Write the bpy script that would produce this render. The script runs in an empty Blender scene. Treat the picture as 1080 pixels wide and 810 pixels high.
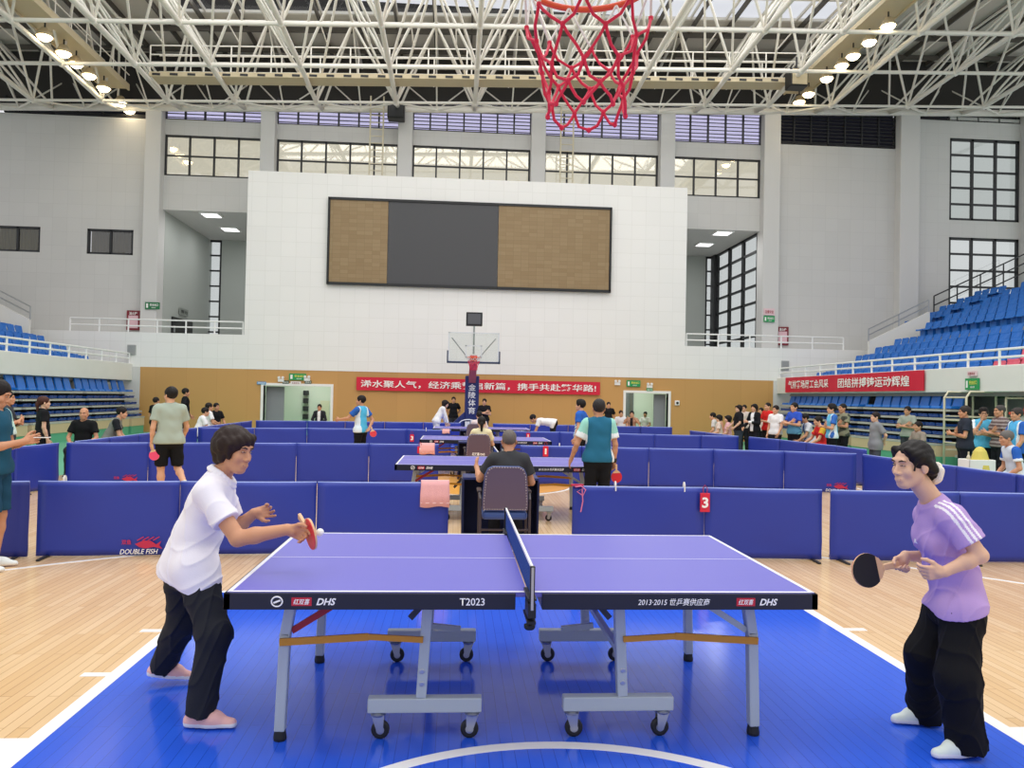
import bpy, math, random
import numpy as np
from mathutils import Vector, Matrix

sc = bpy.context.scene
COL = sc.collection
PI = math.pi
rnd = random.Random(7)

# ------------------------------------------------------------------ camera
IMG_W, IMG_H = 1080, 810
FOC, YAW, PITCH, ROLL, EYE = 818.76, .07184, .01724, .01988, 1.67138
_cy, _sy, _cp, _sp = math.cos(YAW), math.sin(YAW), math.cos(PITCH), math.sin(PITCH)
CF = np.array([_sy*_cp, _cy*_cp, _sp]); _R = np.array([_cy, -_sy, 0.0]); _U = np.cross(_R, CF)
CR = math.cos(ROLL)*_R + math.sin(ROLL)*_U
CU = -math.sin(ROLL)*_R + math.cos(ROLL)*_U
CC = np.array([0, 0, EYE])
cam_d = bpy.data.cameras.new('camera'); cam = bpy.data.objects.new('camera', cam_d); COL.objects.link(cam)
cam_d.sensor_fit = 'HORIZONTAL'; cam_d.sensor_width = 36.0; cam_d.lens = FOC/IMG_W*36.0
cam_d.clip_start = .05; cam_d.clip_end = 400
M = Matrix(((CR[0], CU[0], -CF[0], 0), (CR[1], CU[1], -CF[1], 0), (CR[2], CU[2], -CF[2], EYE), (0, 0, 0, 1)))
cam.matrix_world = M
sc.camera = cam

def P(x, y, X=None, Y=None, Z=None):
    "world point seen at photo pixel x, y on the plane X=, Y= or Z="
    d = CF + CR*(x-IMG_W/2)/FOC - CU*(y-IMG_H/2)/FOC
    t = Y/d[1] if Y is not None else X/d[0] if X is not None else (Z-EYE)/d[2]
    return CC + d*t
def proj(p):
    d = np.asarray(p, float)-CC; z = d@CF
    if z < .05: return (-9999, -9999)
    return (IMG_W/2+FOC*(d@CR)/z, IMG_H/2-FOC*(d@CU)/z)

# ------------------------------------------------------------------ world, lights, exposure
sc.view_settings.view_transform = 'Standard'
sc.view_settings.look = 'None'
sc.view_settings.gamma = 1.0
sc.view_settings.use_curve_mapping = False
sc.view_settings.exposure = -0.70
W = bpy.data.worlds.new('world'); sc.world = W; W.use_nodes = True
bg = W.node_tree.nodes['Background']; bg.inputs[0].default_value = (.97, .975, 1.0, 1); bg.inputs[1].default_value = 1.4
def area(name, loc, sx, sy, power, color=(1, 1, 1)):
    l = bpy.data.lights.new(name, 'AREA'); l.shape = 'RECTANGLE'; l.size = sx; l.size_y = sy
    l.energy = power; l.color = color
    o = bpy.data.objects.new(name, l); o.location = loc; COL.objects.link(o); return o
# the roof's skylight bands
for k, (y0, pw) in enumerate(((-6, 1350), (3, 1750), (12, 1750), (21, 1750), (28.3, 1200))):
    area('skylight_glow', (1.2, y0, 16.75), 26, 4.6, pw, (1.0, .985, .96))

# ------------------------------------------------------------------ materials
def lin(c):
    if isinstance(c, str):
        c = tuple(int(c[i:i+2], 16)/255 for i in (0, 2, 4))
    return tuple((v/12.92 if v <= .04045 else ((v+.055)/1.055)**2.4) for v in c)
_mats = {}
def mat(name, c, rough=.6, metal=0, spec=.5, bump=0, bscale=60, var=0, vscale=8, emit=None, trans=0, alpha=1, coat=0):
    key = (name, str(c), rough, metal, bump, emit)
    if key in _mats: return _mats[key]
    m = bpy.data.materials.new(name); m.use_nodes = True
    nt = m.node_tree; b = nt.nodes['Principled BSDF']
    col = lin(c)
    b.inputs['Base Color'].default_value = (*col, 1)
    b.inputs['Roughness'].default_value = rough; b.inputs['Metallic'].default_value = metal
    b.inputs['Specular IOR Level'].default_value = spec
    if coat: b.inputs['Coat Weight'].default_value = coat; b.inputs['Coat Roughness'].default_value = .12
    if trans: b.inputs['Transmission Weight'].default_value = trans
    if alpha < 1: b.inputs['Alpha'].default_value = alpha
    if emit: b.inputs['Emission Color'].default_value = (*col, 1); b.inputs['Emission Strength'].default_value = emit
    if bump or var:
        tc = nt.nodes.new('ShaderNodeTexCoord')
        if var:
            n = nt.nodes.new('ShaderNodeTexNoise'); n.inputs['Scale'].default_value = vscale; n.inputs['Detail'].default_value = 5
            nt.links.new(tc.outputs['Object'], n.inputs['Vector'])
            r = nt.nodes.new('ShaderNodeMapRange'); r.inputs[3].default_value = 1-var; r.inputs[4].default_value = 1+var
            nt.links.new(n.outputs[0], r.inputs[0])
            h = nt.nodes.new('ShaderNodeMix'); h.data_type = 'RGBA'; h.blend_type = 'MULTIPLY'; h.inputs[0].default_value = 1
            h.inputs[6].default_value = (*col, 1)
            nt.links.new(r.outputs[0], h.inputs[7]); nt.links.new(h.outputs[2], b.inputs['Base Color'])
        if bump:
            n2 = nt.nodes.new('ShaderNodeTexNoise'); n2.inputs['Scale'].default_value = bscale; n2.inputs['Detail'].default_value = 3
            nt.links.new(tc.outputs['Object'], n2.inputs['Vector'])
            bp = nt.nodes.new('ShaderNodeBump'); bp.inputs['Strength'].default_value = bump; bp.inputs['Distance'].default_value = .02
            nt.links.new(n2.outputs[0], bp.inputs['Height']); nt.links.new(bp.outputs[0], b.inputs['Normal'])
    _mats[key] = m
    return m
def tiles(name, c, bw, bh, mortar_c, mortar=.006, rough=.5, axes='XZ', var=.03, bump=.25, offset=0.0, c2=None, scale_noise=0):
    "brick/plank/panel pattern laid in world metres"
    m = bpy.data.materials.new(name); m.use_nodes = True; nt = m.node_tree; b = nt.nodes['Principled BSDF']
    tc = nt.nodes.new('ShaderNodeTexCoord'); sep = nt.nodes.new('ShaderNodeSeparateXYZ'); cmb = nt.nodes.new('ShaderNodeCombineXYZ')
    nt.links.new(tc.outputs['Object'], sep.inputs[0])
    nt.links.new(sep.outputs['XYZ'.index(axes[0])], cmb.inputs[0]); nt.links.new(sep.outputs['XYZ'.index(axes[1])], cmb.inputs[1])
    br = nt.nodes.new('ShaderNodeTexBrick'); nt.links.new(cmb.outputs[0], br.inputs['Vector'])
    br.inputs['Scale'].default_value = 1; br.inputs['Brick Width'].default_value = bw; br.inputs['Row Height'].default_value = bh
    br.inputs['Mortar Size'].default_value = mortar; br.inputs['Mortar Smooth'].default_value = .1
    br.offset = offset
    col = lin(c); col2 = lin(c2) if c2 else tuple(v*(1-var*2) for v in col)
    br.inputs['Color1'].default_value = (*col, 1); br.inputs['Color2'].default_value = (*col2, 1); br.inputs['Mortar'].default_value = (*lin(mortar_c), 1)
    out = br.outputs[0]
    if scale_noise:
        mp = nt.nodes.new('ShaderNodeVectorMath'); mp.operation = 'MULTIPLY'; mp.inputs[1].default_value = (1.2, 30, 1)
        nt.links.new(cmb.outputs[0], mp.inputs[0])
        n = nt.nodes.new('ShaderNodeTexNoise'); n.inputs['Scale'].default_value = 1; n.inputs['Detail'].default_value = 4
        nt.links.new(mp.outputs[0], n.inputs['Vector'])
        r = nt.nodes.new('ShaderNodeMapRange'); r.inputs[3].default_value = 1-scale_noise; r.inputs[4].default_value = 1+scale_noise
        nt.links.new(n.outputs[0], r.inputs[0])
        h = nt.nodes.new('ShaderNodeMix'); h.data_type = 'RGBA'; h.blend_type = 'MULTIPLY'; h.inputs[0].default_value = 1
        nt.links.new(out, h.inputs[6]); nt.links.new(r.outputs[0], h.inputs[7]); out = h.outputs[2]
    nt.links.new(out, b.inputs['Base Color'])
    b.inputs['Roughness'].default_value = rough
    if bump:
        bp = nt.nodes.new('ShaderNodeBump'); bp.inputs['Strength'].default_value = bump; bp.inputs['Distance'].default_value = .003; bp.invert = True
        nt.links.new(br.outputs[1], bp.inputs['Height']); nt.links.new(bp.outputs[0], b.inputs['Normal'])
    return m
def glass(name, tint=(1, 1, 1), refl=.12):
    m = bpy.data.materials.new(name); m.use_nodes = True; nt = m.node_tree; nt.nodes.clear()
    o = nt.nodes.new('ShaderNodeOutputMaterial'); mx = nt.nodes.new('ShaderNodeMixShader')
    t = nt.nodes.new('ShaderNodeBsdfTransparent'); t.inputs[0].default_value = (*tint, 1)
    g = nt.nodes.new('ShaderNodeBsdfGlossy'); g.inputs['Roughness'].default_value = .03
    mx.inputs[0].default_value = refl
    nt.links.new(t.outputs[0], mx.inputs[1]); nt.links.new(g.outputs[0], mx.inputs[2]); nt.links.new(mx.outputs[0], o.inputs[0])
    return m

M_floor = tiles('court_parquet', 'E9C79A', 1.1, .062, 'B58C5C', .0022, .21, 'YX', .05, .1, .37, 'DDB684', .10)
M_key = tiles('blue_court_paint', '2B5CDB', 1.1, .062, '1C44B4', .0016, .15, 'YX', .0, .1, .37, '2C5FDE')
M_orange = mat('orange_court_paint', 'EFA93F', .3)
M_line = mat('white_line_paint', 'F4F2EE', .35)
M_green = mat('green_sports_floor', '5FB08C', .5)
M_wood = tiles('wood_wall_panel', 'CB9B5C', 1.2, 2.7, 'BC8A4C', .004, .55, 'XZ', .03, .1)
M_white = tiles('white_acoustic_panel', 'F2F1EE', .6, .6, 'E6E5E1', .008, .7, 'XZ', .012, .15)
M_grey = tiles('pale_grey_wall_panel', 'D2D1CF', .6, .6, 'C6C5C3', .006, .75, 'XZ', .015, .1)
M_plain = mat('painted_plaster', 'D4D3D1', .75)
M_parapet = mat('parapet_concrete_paint', 'E6E4DF', .7, var=.04, vscale=2)
M_truss = mat('white_steel_paint', 'ECE8DF', .45)
M_deck = mat('roof_deck_sheet', 'D6D0C6', .6)
M_dark = mat('dark_frame', '2A2B2E', .5)
M_black = mat('black_plastic', '141517', .45)
M_rubber = mat('black_rubber', '17181A', .6)
M_steel = mat('brushed_steel', 'B9BBBD', .3, .85)
M_legs = mat('grey_powder_coat', 'B3BCC0', .38)
M_tabletop = mat('blue_table_surface', '6F6CC8', .36)
M_apron = mat('black_table_apron', '14172A', .4)
M_yellow = mat('ochre_bar', 'C98A1E', .45)
M_red = mat('red_paint', 'A01626', .45)
M_barrier = mat('blue_barrier_vinyl', '26399F', .42, bump=.10, bscale=3.0)
M_barrierdark = mat('blue_barrier_vinyl_dark', '222F86', .45, bump=.08, bscale=3.0)
M_whitepl = mat('white_plastic', 'F2F2F0', .4)
M_seat = mat('blue_seat_plastic', '1E6FC6', .4)
M_seatred = mat('pink_seat_plastic', 'E0667A', .4)
M_seatdark = mat('folded_seat_plastic', '1B4A94', .45)
M_cream = mat('cream_steel', 'D9CFB4', .4)
M_banner = mat('red_banner_cloth', 'D6163A', .6)
M_white2 = mat('white_lettering', 'FAF8F5', .6)
M_glass = glass('window_glass', (.93, .96, .95), .10)
M_glassp = glass('violet_glass', (.84, .82, .97), .05)
M_navy = mat('navy_paint', '1D2C6B', .5)

# ------------------------------------------------------------------ mesh helpers
class MB:
    def __init__(s): s.v = []; s.f = []; s.m = []
    def add(s, V, F, mi=0):
        o = len(s.v); s.v += [tuple(map(float, p)) for p in V]
        s.f += [tuple(o+i for i in f) for f in F]; s.m += [mi]*len(F); return s
    def box(s, x0, x1, y0, y1, z0, z1, mi=0):
        V = [(x, y, z) for x in (x0, x1) for y in (y0, y1) for z in (z0, z1)]
        return s.add(V, [(0, 1, 3, 2), (4, 6, 7, 5), (0, 4, 5, 1), (2, 3, 7, 6), (0, 2, 6, 4), (1, 5, 7, 3)], mi)
    def bar(s, a, b, w, h, mi=0, up=(0, 0, 1)):
        "rectangular bar from a to b, w across and h along up"
        a, b = Vector(a), Vector(b); d = (b-a).normalized(); u = Vector(up)
        if abs(d.dot(u)) > .98: u = Vector((0, 1, 0)) if abs(d.y) < .9 else Vector((1, 0, 0))
        r = d.cross(u).normalized(); u = r.cross(d)
        V = [p+r*sx*w/2+u*sz*h/2 for p in (a, b) for sx in (-1, 1) for sz in (-1, 1)]
        return s.add(V, [(0, 1, 3, 2), (4, 6, 7, 5), (0, 4, 5, 1), (2, 3, 7, 6), (0, 2, 6, 4), (1, 5, 7, 3)], mi)
    def tube(s, pts, r, n=8, mi=0, closed=False, cap=True):
        pts = [Vector(p) for p in pts]; k = len(pts); rings = []
        rr = r if isinstance(r, (list, tuple)) else [r]*k
        pu = None; V = []; F = []
        for i, p in enumerate(pts):
            a = pts[(i-1) % k] if (closed or i > 0) else p; b = pts[(i+1) % k] if (closed or i < k-1) else p
            d = (b-a).normalized()
            u = pu if pu is not None else (Vector((0, 0, 1)) if abs(d.z) < .9 else Vector((1, 0, 0)))
            u = (u-d*u.dot(d)).normalized(); w = d.cross(u); pu = u
            for j in range(n):
                t = 2*PI*j/n; V.append(p+(u*math.cos(t)+w*math.sin(t))*rr[i])
        for i in range(k if closed else k-1):
            for j in range(n):
                a, b = i*n+j, i*n+(j+1) % n; c, d = ((i+1) % k)*n+(j+1) % n, ((i+1) % k)*n+j
                F.append((a, b, c, d))
        if not closed and cap: F += [tuple(range(n-1, -1, -1)), tuple(range((k-1)*n, k*n))]
        return s.add(V, F, mi)
    def prism(s, poly, d, mi=0):
        "closed polygon (3-D points) pushed along vector d"
        n = len(poly); d = Vector(d); V = [Vector(p) for p in poly]+[Vector(p)+d for p in poly]
        return s.add(V, [tuple(range(n-1, -1, -1)), tuple(range(n, 2*n))]+[(i, (i+1) % n, n+(i+1) % n, n+i) for i in range(n)], mi)
    def lathe(s, prof, c, axis='Z', n=16, mi=0):
        V = []; F = []
        for r, h in prof:
            for j in range(n):
                t = 2*PI*j/n; q = (r*math.cos(t), r*math.sin(t), h)
                if axis == 'Y': q = (q[0], q[2], q[1])
                if axis == 'X': q = (q[2], q[0], q[1])
                V.append((c[0]+q[0], c[1]+q[1], c[2]+q[2]))
        for i in range(len(prof)-1):
            for j in range(n): F.append((i*n+j, i*n+(j+1) % n, (i+1)*n+(j+1) % n, (i+1)*n+j))
        F += [tuple(range(n-1, -1, -1)), tuple(range((len(prof)-1)*n, len(prof)*n))]
        return s.add(V, F, mi)
    def quad(s, a, b, c, d, mi=0): return s.add([a, b, c, d], [(0, 1, 2, 3)], mi)
    def build(s, name, mats, parent=None, bevel=0, smooth=False, loc=None):
        me = bpy.data.meshes.new(name); me.from_pydata(s.v, [], s.f)
        for m in (mats if isinstance(mats, (list, tuple)) else [mats]): me.materials.append(m)
        if any(s.m): me.polygons.foreach_set('material_index', s.m)
        import bmesh
        bm = bmesh.new(); bm.from_mesh(me); bmesh.ops.recalc_face_normals(bm, faces=bm.faces); bm.to_mesh(me); bm.free()
        if smooth: me.polygons.foreach_set('use_smooth', [True]*len(me.polygons))
        o = bpy.data.objects.new(name, me); COL.objects.link(o)
        if parent: o.parent = parent
        if loc is not None: o.location = loc
        if bevel:
            md = o.modifiers.new('bevel', 'BEVEL'); md.width = bevel; md.segments = 2; md.limit_method = 'ANGLE'
        return o
def tag(o, label, cat, group=None):
    o['label'] = label; o['category'] = cat
    if group: o['group'] = group
    return o
def struct(o): o['kind'] = 'structure'; return o
def thing(name, label, cat, loc=(0, 0, 0), rz=0, group=None):
    o = bpy.data.objects.new(name, None); COL.objects.link(o); o.location = loc; o.rotation_euler = (0, 0, rz)
    o.empty_display_size = .1
    return tag(o, label, cat, group)
def copy_tree(o, parent=None):
    c = o.copy(); COL.objects.link(c)
    if parent is not None: c.parent = parent
    for ch in list(o.children): copy_tree(ch, c)
    return c
_kids_done = None
def text(body, width, height, origin, xdir, updir, m, name='lettering', parent=None, bold=.02, shear=0, lift=.004):
    "flat letters centred at origin, fitted to width x height"
    c = bpy.data.curves.new(name, 'FONT'); c.body = body; c.offset = bold; c.shear = shear; c.resolution_u = 3
    o = bpy.data.objects.new(name, c); COL.objects.link(o)
    me = bpy.data.meshes.new_from_object(o.evaluated_get(bpy.context.evaluated_depsgraph_get()))
    bpy.data.objects.remove(o); bpy.data.curves.remove(c)
    n = len(me.vertices); a = np.empty(n*3); me.vertices.foreach_get('co', a); a = a.reshape(-1, 3)
    lo, hi = a[:, :2].min(0), a[:, :2].max(0); a[:, :2] = (a[:, :2]-(lo+hi)/2)/(hi-lo)
    x, u = np.array(xdir, float), np.array(updir, float); nn = np.cross(x, u)
    w = np.array(origin, float)+a[:, :1]*width*x+a[:, 1:2]*height*u+nn*lift
    me.vertices.foreach_set('co', w.ravel()); me.update(); me.materials.append(m)
    o = bpy.data.objects.new(name, me); COL.objects.link(o)
    if parent: o.parent = parent
    return o
def under(o, p):
    "parent o to p while o keeps its place in the world (p is an unrotated Empty)"
    o.parent = p; o.matrix_parent_inverse = Matrix.Translation(-p.location); return o

# ------------------------------------------------------------------ floor and court markings
AX, HOOP, MID = .46, 2.446, 14.87         # court axis X, hoop centre Y, half-way line Y
BASE = HOOP-1.575
struct(MB().box(-30, 34, -8, 42, -.2, 0).build('floor', M_green))
struct(MB().box(AX-8.0, AX+8.6, -3, 31.2, 0, .004).build('floor_court', M_floor))
def slab(name, x0, x1, y0, y1, m, z=.006):
    return struct(MB().box(x0, x1, y0, y1, .004, z).build(name, m))
def ring(mb, cx, cy, r0, r1, a0, a1, z=.0075, n=48):
    V = []; F = []
    for i in range(n+1):
        t = math.radians(a0+(a1-a0)*i/n)
        for r in (r0, r1):
            V += [(cx+r*math.cos(t), cy+r*math.sin(t), .003), (cx+r*math.cos(t), cy+r*math.sin(t), z)]
    for i in range(n):
        o = i*4
        F += [(o+1, o+3, o+7, o+5), (o, o+4, o+6, o+2), (o, o+1, o+5, o+4), (o+2, o+6, o+7, o+3)]
    return mb.add(V, F)
slab('floor_key', AX-2.42, AX+2.42, BASE, BASE+5.8, M_key)
slab('floor_key_far', AX-2.42, AX+2.42, 2*MID-BASE-5.8, 2*MID-BASE, M_key)
V = [(AX+1.8*math.cos(t*PI/24), MID+.2+1.8*math.sin(t*PI/24), .004) for t in range(48)]
struct(MB().prism(V, (0, 0, .002)).build('floor_centre_circle', M_orange))
L = MB()
def ln(x0, x1, y0, y1): L.box(x0, x1, y0, y1, .004, .0075)
for far in (0, 1):
    def yy(a): return (2*MID-a) if far else a
    def lny(x0, x1, a, b): ln(x0, x1, min(yy(a), yy(b)), max(yy(a), yy(b)))
    for sx in (-1, 1):
        xo = AX+sx*2.45; xi = AX+sx*2.37; lny(min(xo, xi), max(xo, xi), BASE, BASE+5.8)
        for a, b in ((1.72, 1.78), (3.82, 3.88), (4.67, 4.73)):
            q = AX+sx*2.60; lny(min(xo, q), max(xo, q), BASE+a, BASE+b)
        q = AX+sx*2.68; lny(min(xo, q), max(xo, q), BASE+2.6, BASE+3.0)
        q0, q1 = AX+sx*6.6, AX+sx*6.55; lny(min(q0, q1), max(q0, q1), BASE, HOOP+1.42)
    lny(AX-2.45, AX+2.45, BASE+5.75, BASE+5.8)
    lny(AX-7.5, AX+7.5, BASE-.05, BASE)
    a0 = math.degrees(math.acos(6.6/6.75)); s = 180 if far else 0
    ring(L, AX, yy(HOOP), 6.70, 6.75, a0+s, 180-a0+s)
    ring(L, AX, yy(HOOP), 1.25, 1.32, s, 180+s)
    ring(L, AX, yy(BASE+5.8), 1.75, 1.8, s, 180+s)
for sx in (-1, 1): ln(AX+sx*7.5-.025, AX+sx*7.5+.025, BASE, 2*MID-BASE)
ln(AX-7.5, AX+7.5, MID-.025, MID+.025)
ring(L, AX, MID, 1.75, 1.8, 0, 360, n=72)
struct(L.build('floor_line_markings', M_line))

# ------------------------------------------------------------------ far wall: wood dado with two doorways, pale upper wall, screen block
YB, YU, YR = 32.0, 34.5, 41.0           # wood wall, upper wall behind the walkway, end of the side rooms
D1 = (-7.75, -5.07, 1.96); D2 = (7.07, 8.88, 1.96)
w = MB()
w.box(-12.6, D1[0], YB, YB+.3, 0, 2.6).box(D1[1], D2[0], YB, YB+.3, 0, 2.6).box(D2[1], 13.4, YB, YB+.3, 0, 2.6)
w.box(D1[0], D1[1], YB, YB+.3, D1[2], 2.6).box(D2[0], D2[1], YB, YB+.3, D2[2], 2.6)
struct(w.build('wall_back_wood', M_wood))
struct(MB().box(-19, -12.6, YB, YB+.3, 0, 2.6).box(13.4, 20.5, YB, YB+.3, 0, 2.6).build('wall_back_corners', M_plain))
struct(MB().box(-19, 20.5, YB, YB+.3, 2.6, 3.98).build('wall_back_lower', M_white))
struct(MB().box(-19, 20.5, YB+.3, YR, 3.7, 3.95).build('floor_walkway', M_plain))
struct(MB().box(-8.57, 9.56, YB-.02, YB+.9, 2.6, 10.65).build('wall_back_screen', M_white))
M_room = mat('pale_green_room_wall', 'D5DDD0', .8)
M_greydoor = mat('grey_door_leaf', '8B8F94', .5)
def doorway(n, x0, x1, zt):
    r = MB(); r.box(x0-.9, x1+.9, 36.2, 36.4, 0, 2.9, 0).box(x0-1.0, x0-.9, YB+.3, 36.4, 0, 2.9).box(x1+.9, x1+1.0, YB+.3, 36.4, 0, 2.9).box(x0-1, x1+1, YB+.3, 36.4, 2.9, 3.0)
    struct(r.build('wall_room_%d' % n, M_room))
    area('doorway_fill_light', ((x0+x1)/2, 34.4, 2.85), 1.6, 1.6, 95, (1, .98, .93))  # unseen fill light added to brighten the room behind the doorway
    f = MB(); f.box(x0-.10, x0, YB-.05, YB+.3, 0, zt+.1).box(x1, x1+.10, YB-.05, YB+.3, 0, zt+.1).box(x0, x1, YB-.05, YB+.3, zt, zt+.1)
    return struct(f.build('door_%d' % n, M_whitepl))
d1 = doorway(1, *D1); d2 = doorway(2, *D2)
o = MB().box(-7.72, -7.0, 32.32, 32.38, 0.02, 1.92).build('door_leaf', M_greydoor); o.parent = d1
o = MB().box(-6.3, -5.25, 36.12, 36.2, 0, 1.5).box(-6.18, -5.78, 36.1, 36.12, .3, 1.35, 1).box(-5.74, -5.36, 36.1, 36.12, .3, 1.35, 1).build('inner_door', [M_room, mat('cream_door', 'D9D6BC', .6)]); o.parent = d1
o = MB().box(8.35, 8.86, 32.32, 32.38, .02, 1.92).build('door_leaf', M_greydoor); o.parent = d2
o = MB().box(7.98, 8.36, 36.1, 36.2, 0, 2.1, 0).box(8.14, 8.3, 36.06, 36.1, .5, 2.0, 1).build('inner_door', [mat('dim_hall', '6E7274', .6), M_glass]); o.parent = d2
m = MB()
for k in range(4): m.box(-6.95, -6.72, 36.0, 36.18, .5+k*.36, .72+k*.36)
tag(m.build('notice_board_rack', M_dark), 'dark rack of small boxes seen through the doorway with the pale room', 'rack')

# columns, upper wall and its openings
COLS = [(-13.49, -12.82), (-8.66, -8.05), (-2.77, -2.14), (3.1, 3.74), (8.93, 9.59), (13.7, 14.46), (20.12, 21.04)]
for i, (a, b) in enumerate(COLS):
    zb = 3.95 if i in (0, 4, 5, 6) else 9.4
    struct(MB().box(a, b, YU-.45, YU+.3, zb, 13.95+.034*(a+13)).build('wall_column_%d' % (i+1), M_plain, bevel=.03))
struct(MB().box(26.2, 27.6, YU-.45, YU+.3, 2, 15.5).build('wall_column_8', M_plain))
u = MB()
for a, b in [(-12.82, -8.66), (-8.05, -2.77), (-2.14, 3.1), (3.74, 8.93), (9.59, 13.7)]:
    u.box(a, b, YU, YU+.3, 12.78, 13.45); u.box(a, b, YU, YU+.3, 9.5, 11.0)
u.box(-24, -13.49, YU, YU+.3, 8.57, 13.42).box(-24, -13.49, YU, YU+.3, 3.95, 7.48)
u.box(-24, -19.8, YU, YU+.3, 7.48, 8.57).box(-17.89, -15.96, YU, YU+.3, 7.48, 8.57).box(-14.03, -13.49, YU, YU+.3, 7.48, 8.57)
u.box(14.46, 20.12, YU, YU+.3, 3.95, 13.55)
u.box(21.04, 22.76, YU, YU+.3, 2, 15.0).box(22.76, 26.2, YU, YU+.3, 9.55, 10.35).box(22.76, 26.2, YU, YU+.3, 14.2, 15.2).box(22.76, 26.2, YU, YU+.3, 2, 4.2)
struct(u.build('wall_back_upper', M_grey))
# dark sheet painted as the shade of the roof void above the far wall
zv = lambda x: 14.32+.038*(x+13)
struct(MB().prism([(-26, 35.3, zv(-26)), (30, 35.3, zv(30)), (30, 35.3, 19.5), (-26, 35.3, 19.5)], (0, .15, 0)).build('roof_void_shade', mat('painted_void_shade', '3A3836', .9)))

def window(n, x0, x1, z0, z1, cols, rows, y=YU+.1, fw=.07, gl=None, frame=M_dark, zs=None):
    f = MB(); f.box(x0, x1, y-.06, y+.06, z0, z0+fw).box(x0, x1, y-.06, y+.06, z1-fw, z1)
    xs = [x0+(x1-x0)*i/cols for i in range(cols+1)]
    for i, x in enumerate(xs):
        x = min(max(x, x0+fw/2), x1-fw/2); f.box(x-fw/2, x+fw/2, y-.06, y+.06, z0, z1)
    for z in (zs or [z0+(z1-z0)*i/rows for i in range(1, rows)]): f.box(x0, x1, y-.05, y+.05, z-fw*.4, z+fw*.4)
    o = struct(f.build('window_%d' % n, frame))
    g = MB().box(x0+.02, x1-.02, y-.008, y+.008, z0+.02, z1-.02).build('pane', gl or M_glass); g.parent = o
    return o
G_cream = glass('cream_lit_glass', (.88, .855, .76), .12)
G_clear = glass('clear_lit_glass', (.86, .88, .87), .08)
for i, (a, b, c) in enumerate([(-12.82, -8.66, 4), (-8.05, -2.77, 5), (-2.14, 3.1, 5), (3.74, 8.93, 5), (9.59, 13.7, 4)]):
    window(i+1, a, b, 11.0, 12.78, c, 2, gl=G_cream)
window(6, -19.8, -17.89, 7.48, 8.57, 2, 1, gl=glass('curtained_glass', (.8, .8, .74), .08), fw=.09)
window(7, -15.96, -14.03, 7.48, 8.57, 2, 1, gl=glass('curtained_glass_grey', (.8, .8, .8), .10), fw=.09)
window(8, 22.76, 26.2, 10.35, 14.2, 3, 5, gl=glass('grey_lit_glass', (.72, .75, .73), .1), fw=.11)
window(9, 22.76, 26.2, 4.2, 9.55, 3, 7, gl=G_clear, fw=.11)
# curtains seen in the two small windows
M_curt = mat('olive_curtain', '8A8058', .9); _n = M_curt.node_tree; _t = _n.nodes.new('ShaderNodeBsdfTranslucent'); _t.inputs[0].default_value = (.32, .28, .14, 1)
_x = _n.nodes.new('ShaderNodeMixShader'); _x.inputs[0].default_value = .6; _n.links.new(_n.nodes['Principled BSDF'].outputs[0], _x.inputs[1]); _n.links.new(_t.outputs[0], _x.inputs[2]); _n.links.new(_x.outputs[0], _n.nodes['Material Output'].inputs[0])
for i, (a, b) in enumerate(((-19.8, -17.89), (-15.96, -14.03))):
    m = MB(); n = 14
    for k in range(n): m.tube([(a+(b-a)*(k+.5)/n, YU+.45, 7.3), (a+(b-a)*(k+.5)/n, YU+.45, 8.7)], (b-a)/n*.55, 6)
    tag(m.build('window_curtain', M_curt), ['drawn olive curtain behind the small high window nearest the photo edge', 'drawn olive curtain behind the small high window nearest the pale column'][i], 'curtain')
# louvred strip above the windows
def louvre(n, x0, x1, z0, z1, c, dark):
    o = MB()
    for i in range(c+1):
        x = x0+(x1-x0)*i/c; o.box(x-.035, x+.035, YU+.0, YU+.12, z0, z1)
    o.box(x0, x1, YU, YU+.12, z0, z0+.05)
    k = int((z1-z0)/.17)
    for i in range(k):
        z = z0+.08+(z1-z0-.1)*i/k; t = .02 if not dark else .045
        o.prism([(x0, YU+.02, z), (x0, YU+.2, z+.09), (x0, YU+.2, z+.09+t), (x0, YU+.02, z+t)], (x1-x0, 0, 0))
    f = struct(o.build('window_%d' % n, mat('louvre_slat', '3B3A40', .5) if not dark else mat('louvre_slat_dark', '26262A', .6)))
    g = MB().box(x0, x1, YU+.22, YU+.23, z0, z1).build('pane', M_glassp if not dark else glass('dark_louvre_glass', (.10, .10, .12), .05)); g.parent = f
zt = lambda x: 14.2+.038*(x+13)
for i, (a, b, c, d) in enumerate([(-19.5, -13.49, 6, 1), (-12.82, -8.66, 5, 0), (-8.05, -2.77, 6, 0), (-2.14, 3.1, 7, 0), (3.74, 8.93, 6, 0), (9.59, 13.7, 5, 0), (14.46, 20.12, 7, 1), (21.04, 26.2, 5, 1)]):
    louvre(10+i, a, b, 13.45 if i < 6 else (13.58 if i == 6 else 15.0), zt(b), c, d)

# side rooms above the walkway
for n, (x0, x1) in enumerate([(-12.82, -8.4), (9.4, 13.75)]):
    r = MB(); r.box(x0-.2, x1+.2, YU+.3, YR+.4, 9.5, 9.7)
    struct(r.build('ceiling_side_room_%d' % (n+1), M_grey))
M_room2 = mat('grey_green_wall', 'B9BEB9', .8)
xa, xb = P(217, 300, Y=YR)[0], P(233, 300, Y=YR)[0]
r = MB().box(-13.1, -12.82, YU+.3, YR, 3.95, 9.5).box(-12.82, xa, YR, YR+.3, 3.95, 9.5).box(xb, -6.5, YR, YR+.3, 3.95, 9.5).box(-6.7, -6.5, YU+.3, YR, 3.95, 9.5)
struct(r.build('wall_side_room', M_room2))
window(20, xa, xb, 3.95, 9.5, 1, 7, y=YR+.1, gl=G_clear, fw=.1)
xa, xb = P(744, 300, Y=YR)[0], P(758, 300, Y=YR)[0]
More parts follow.
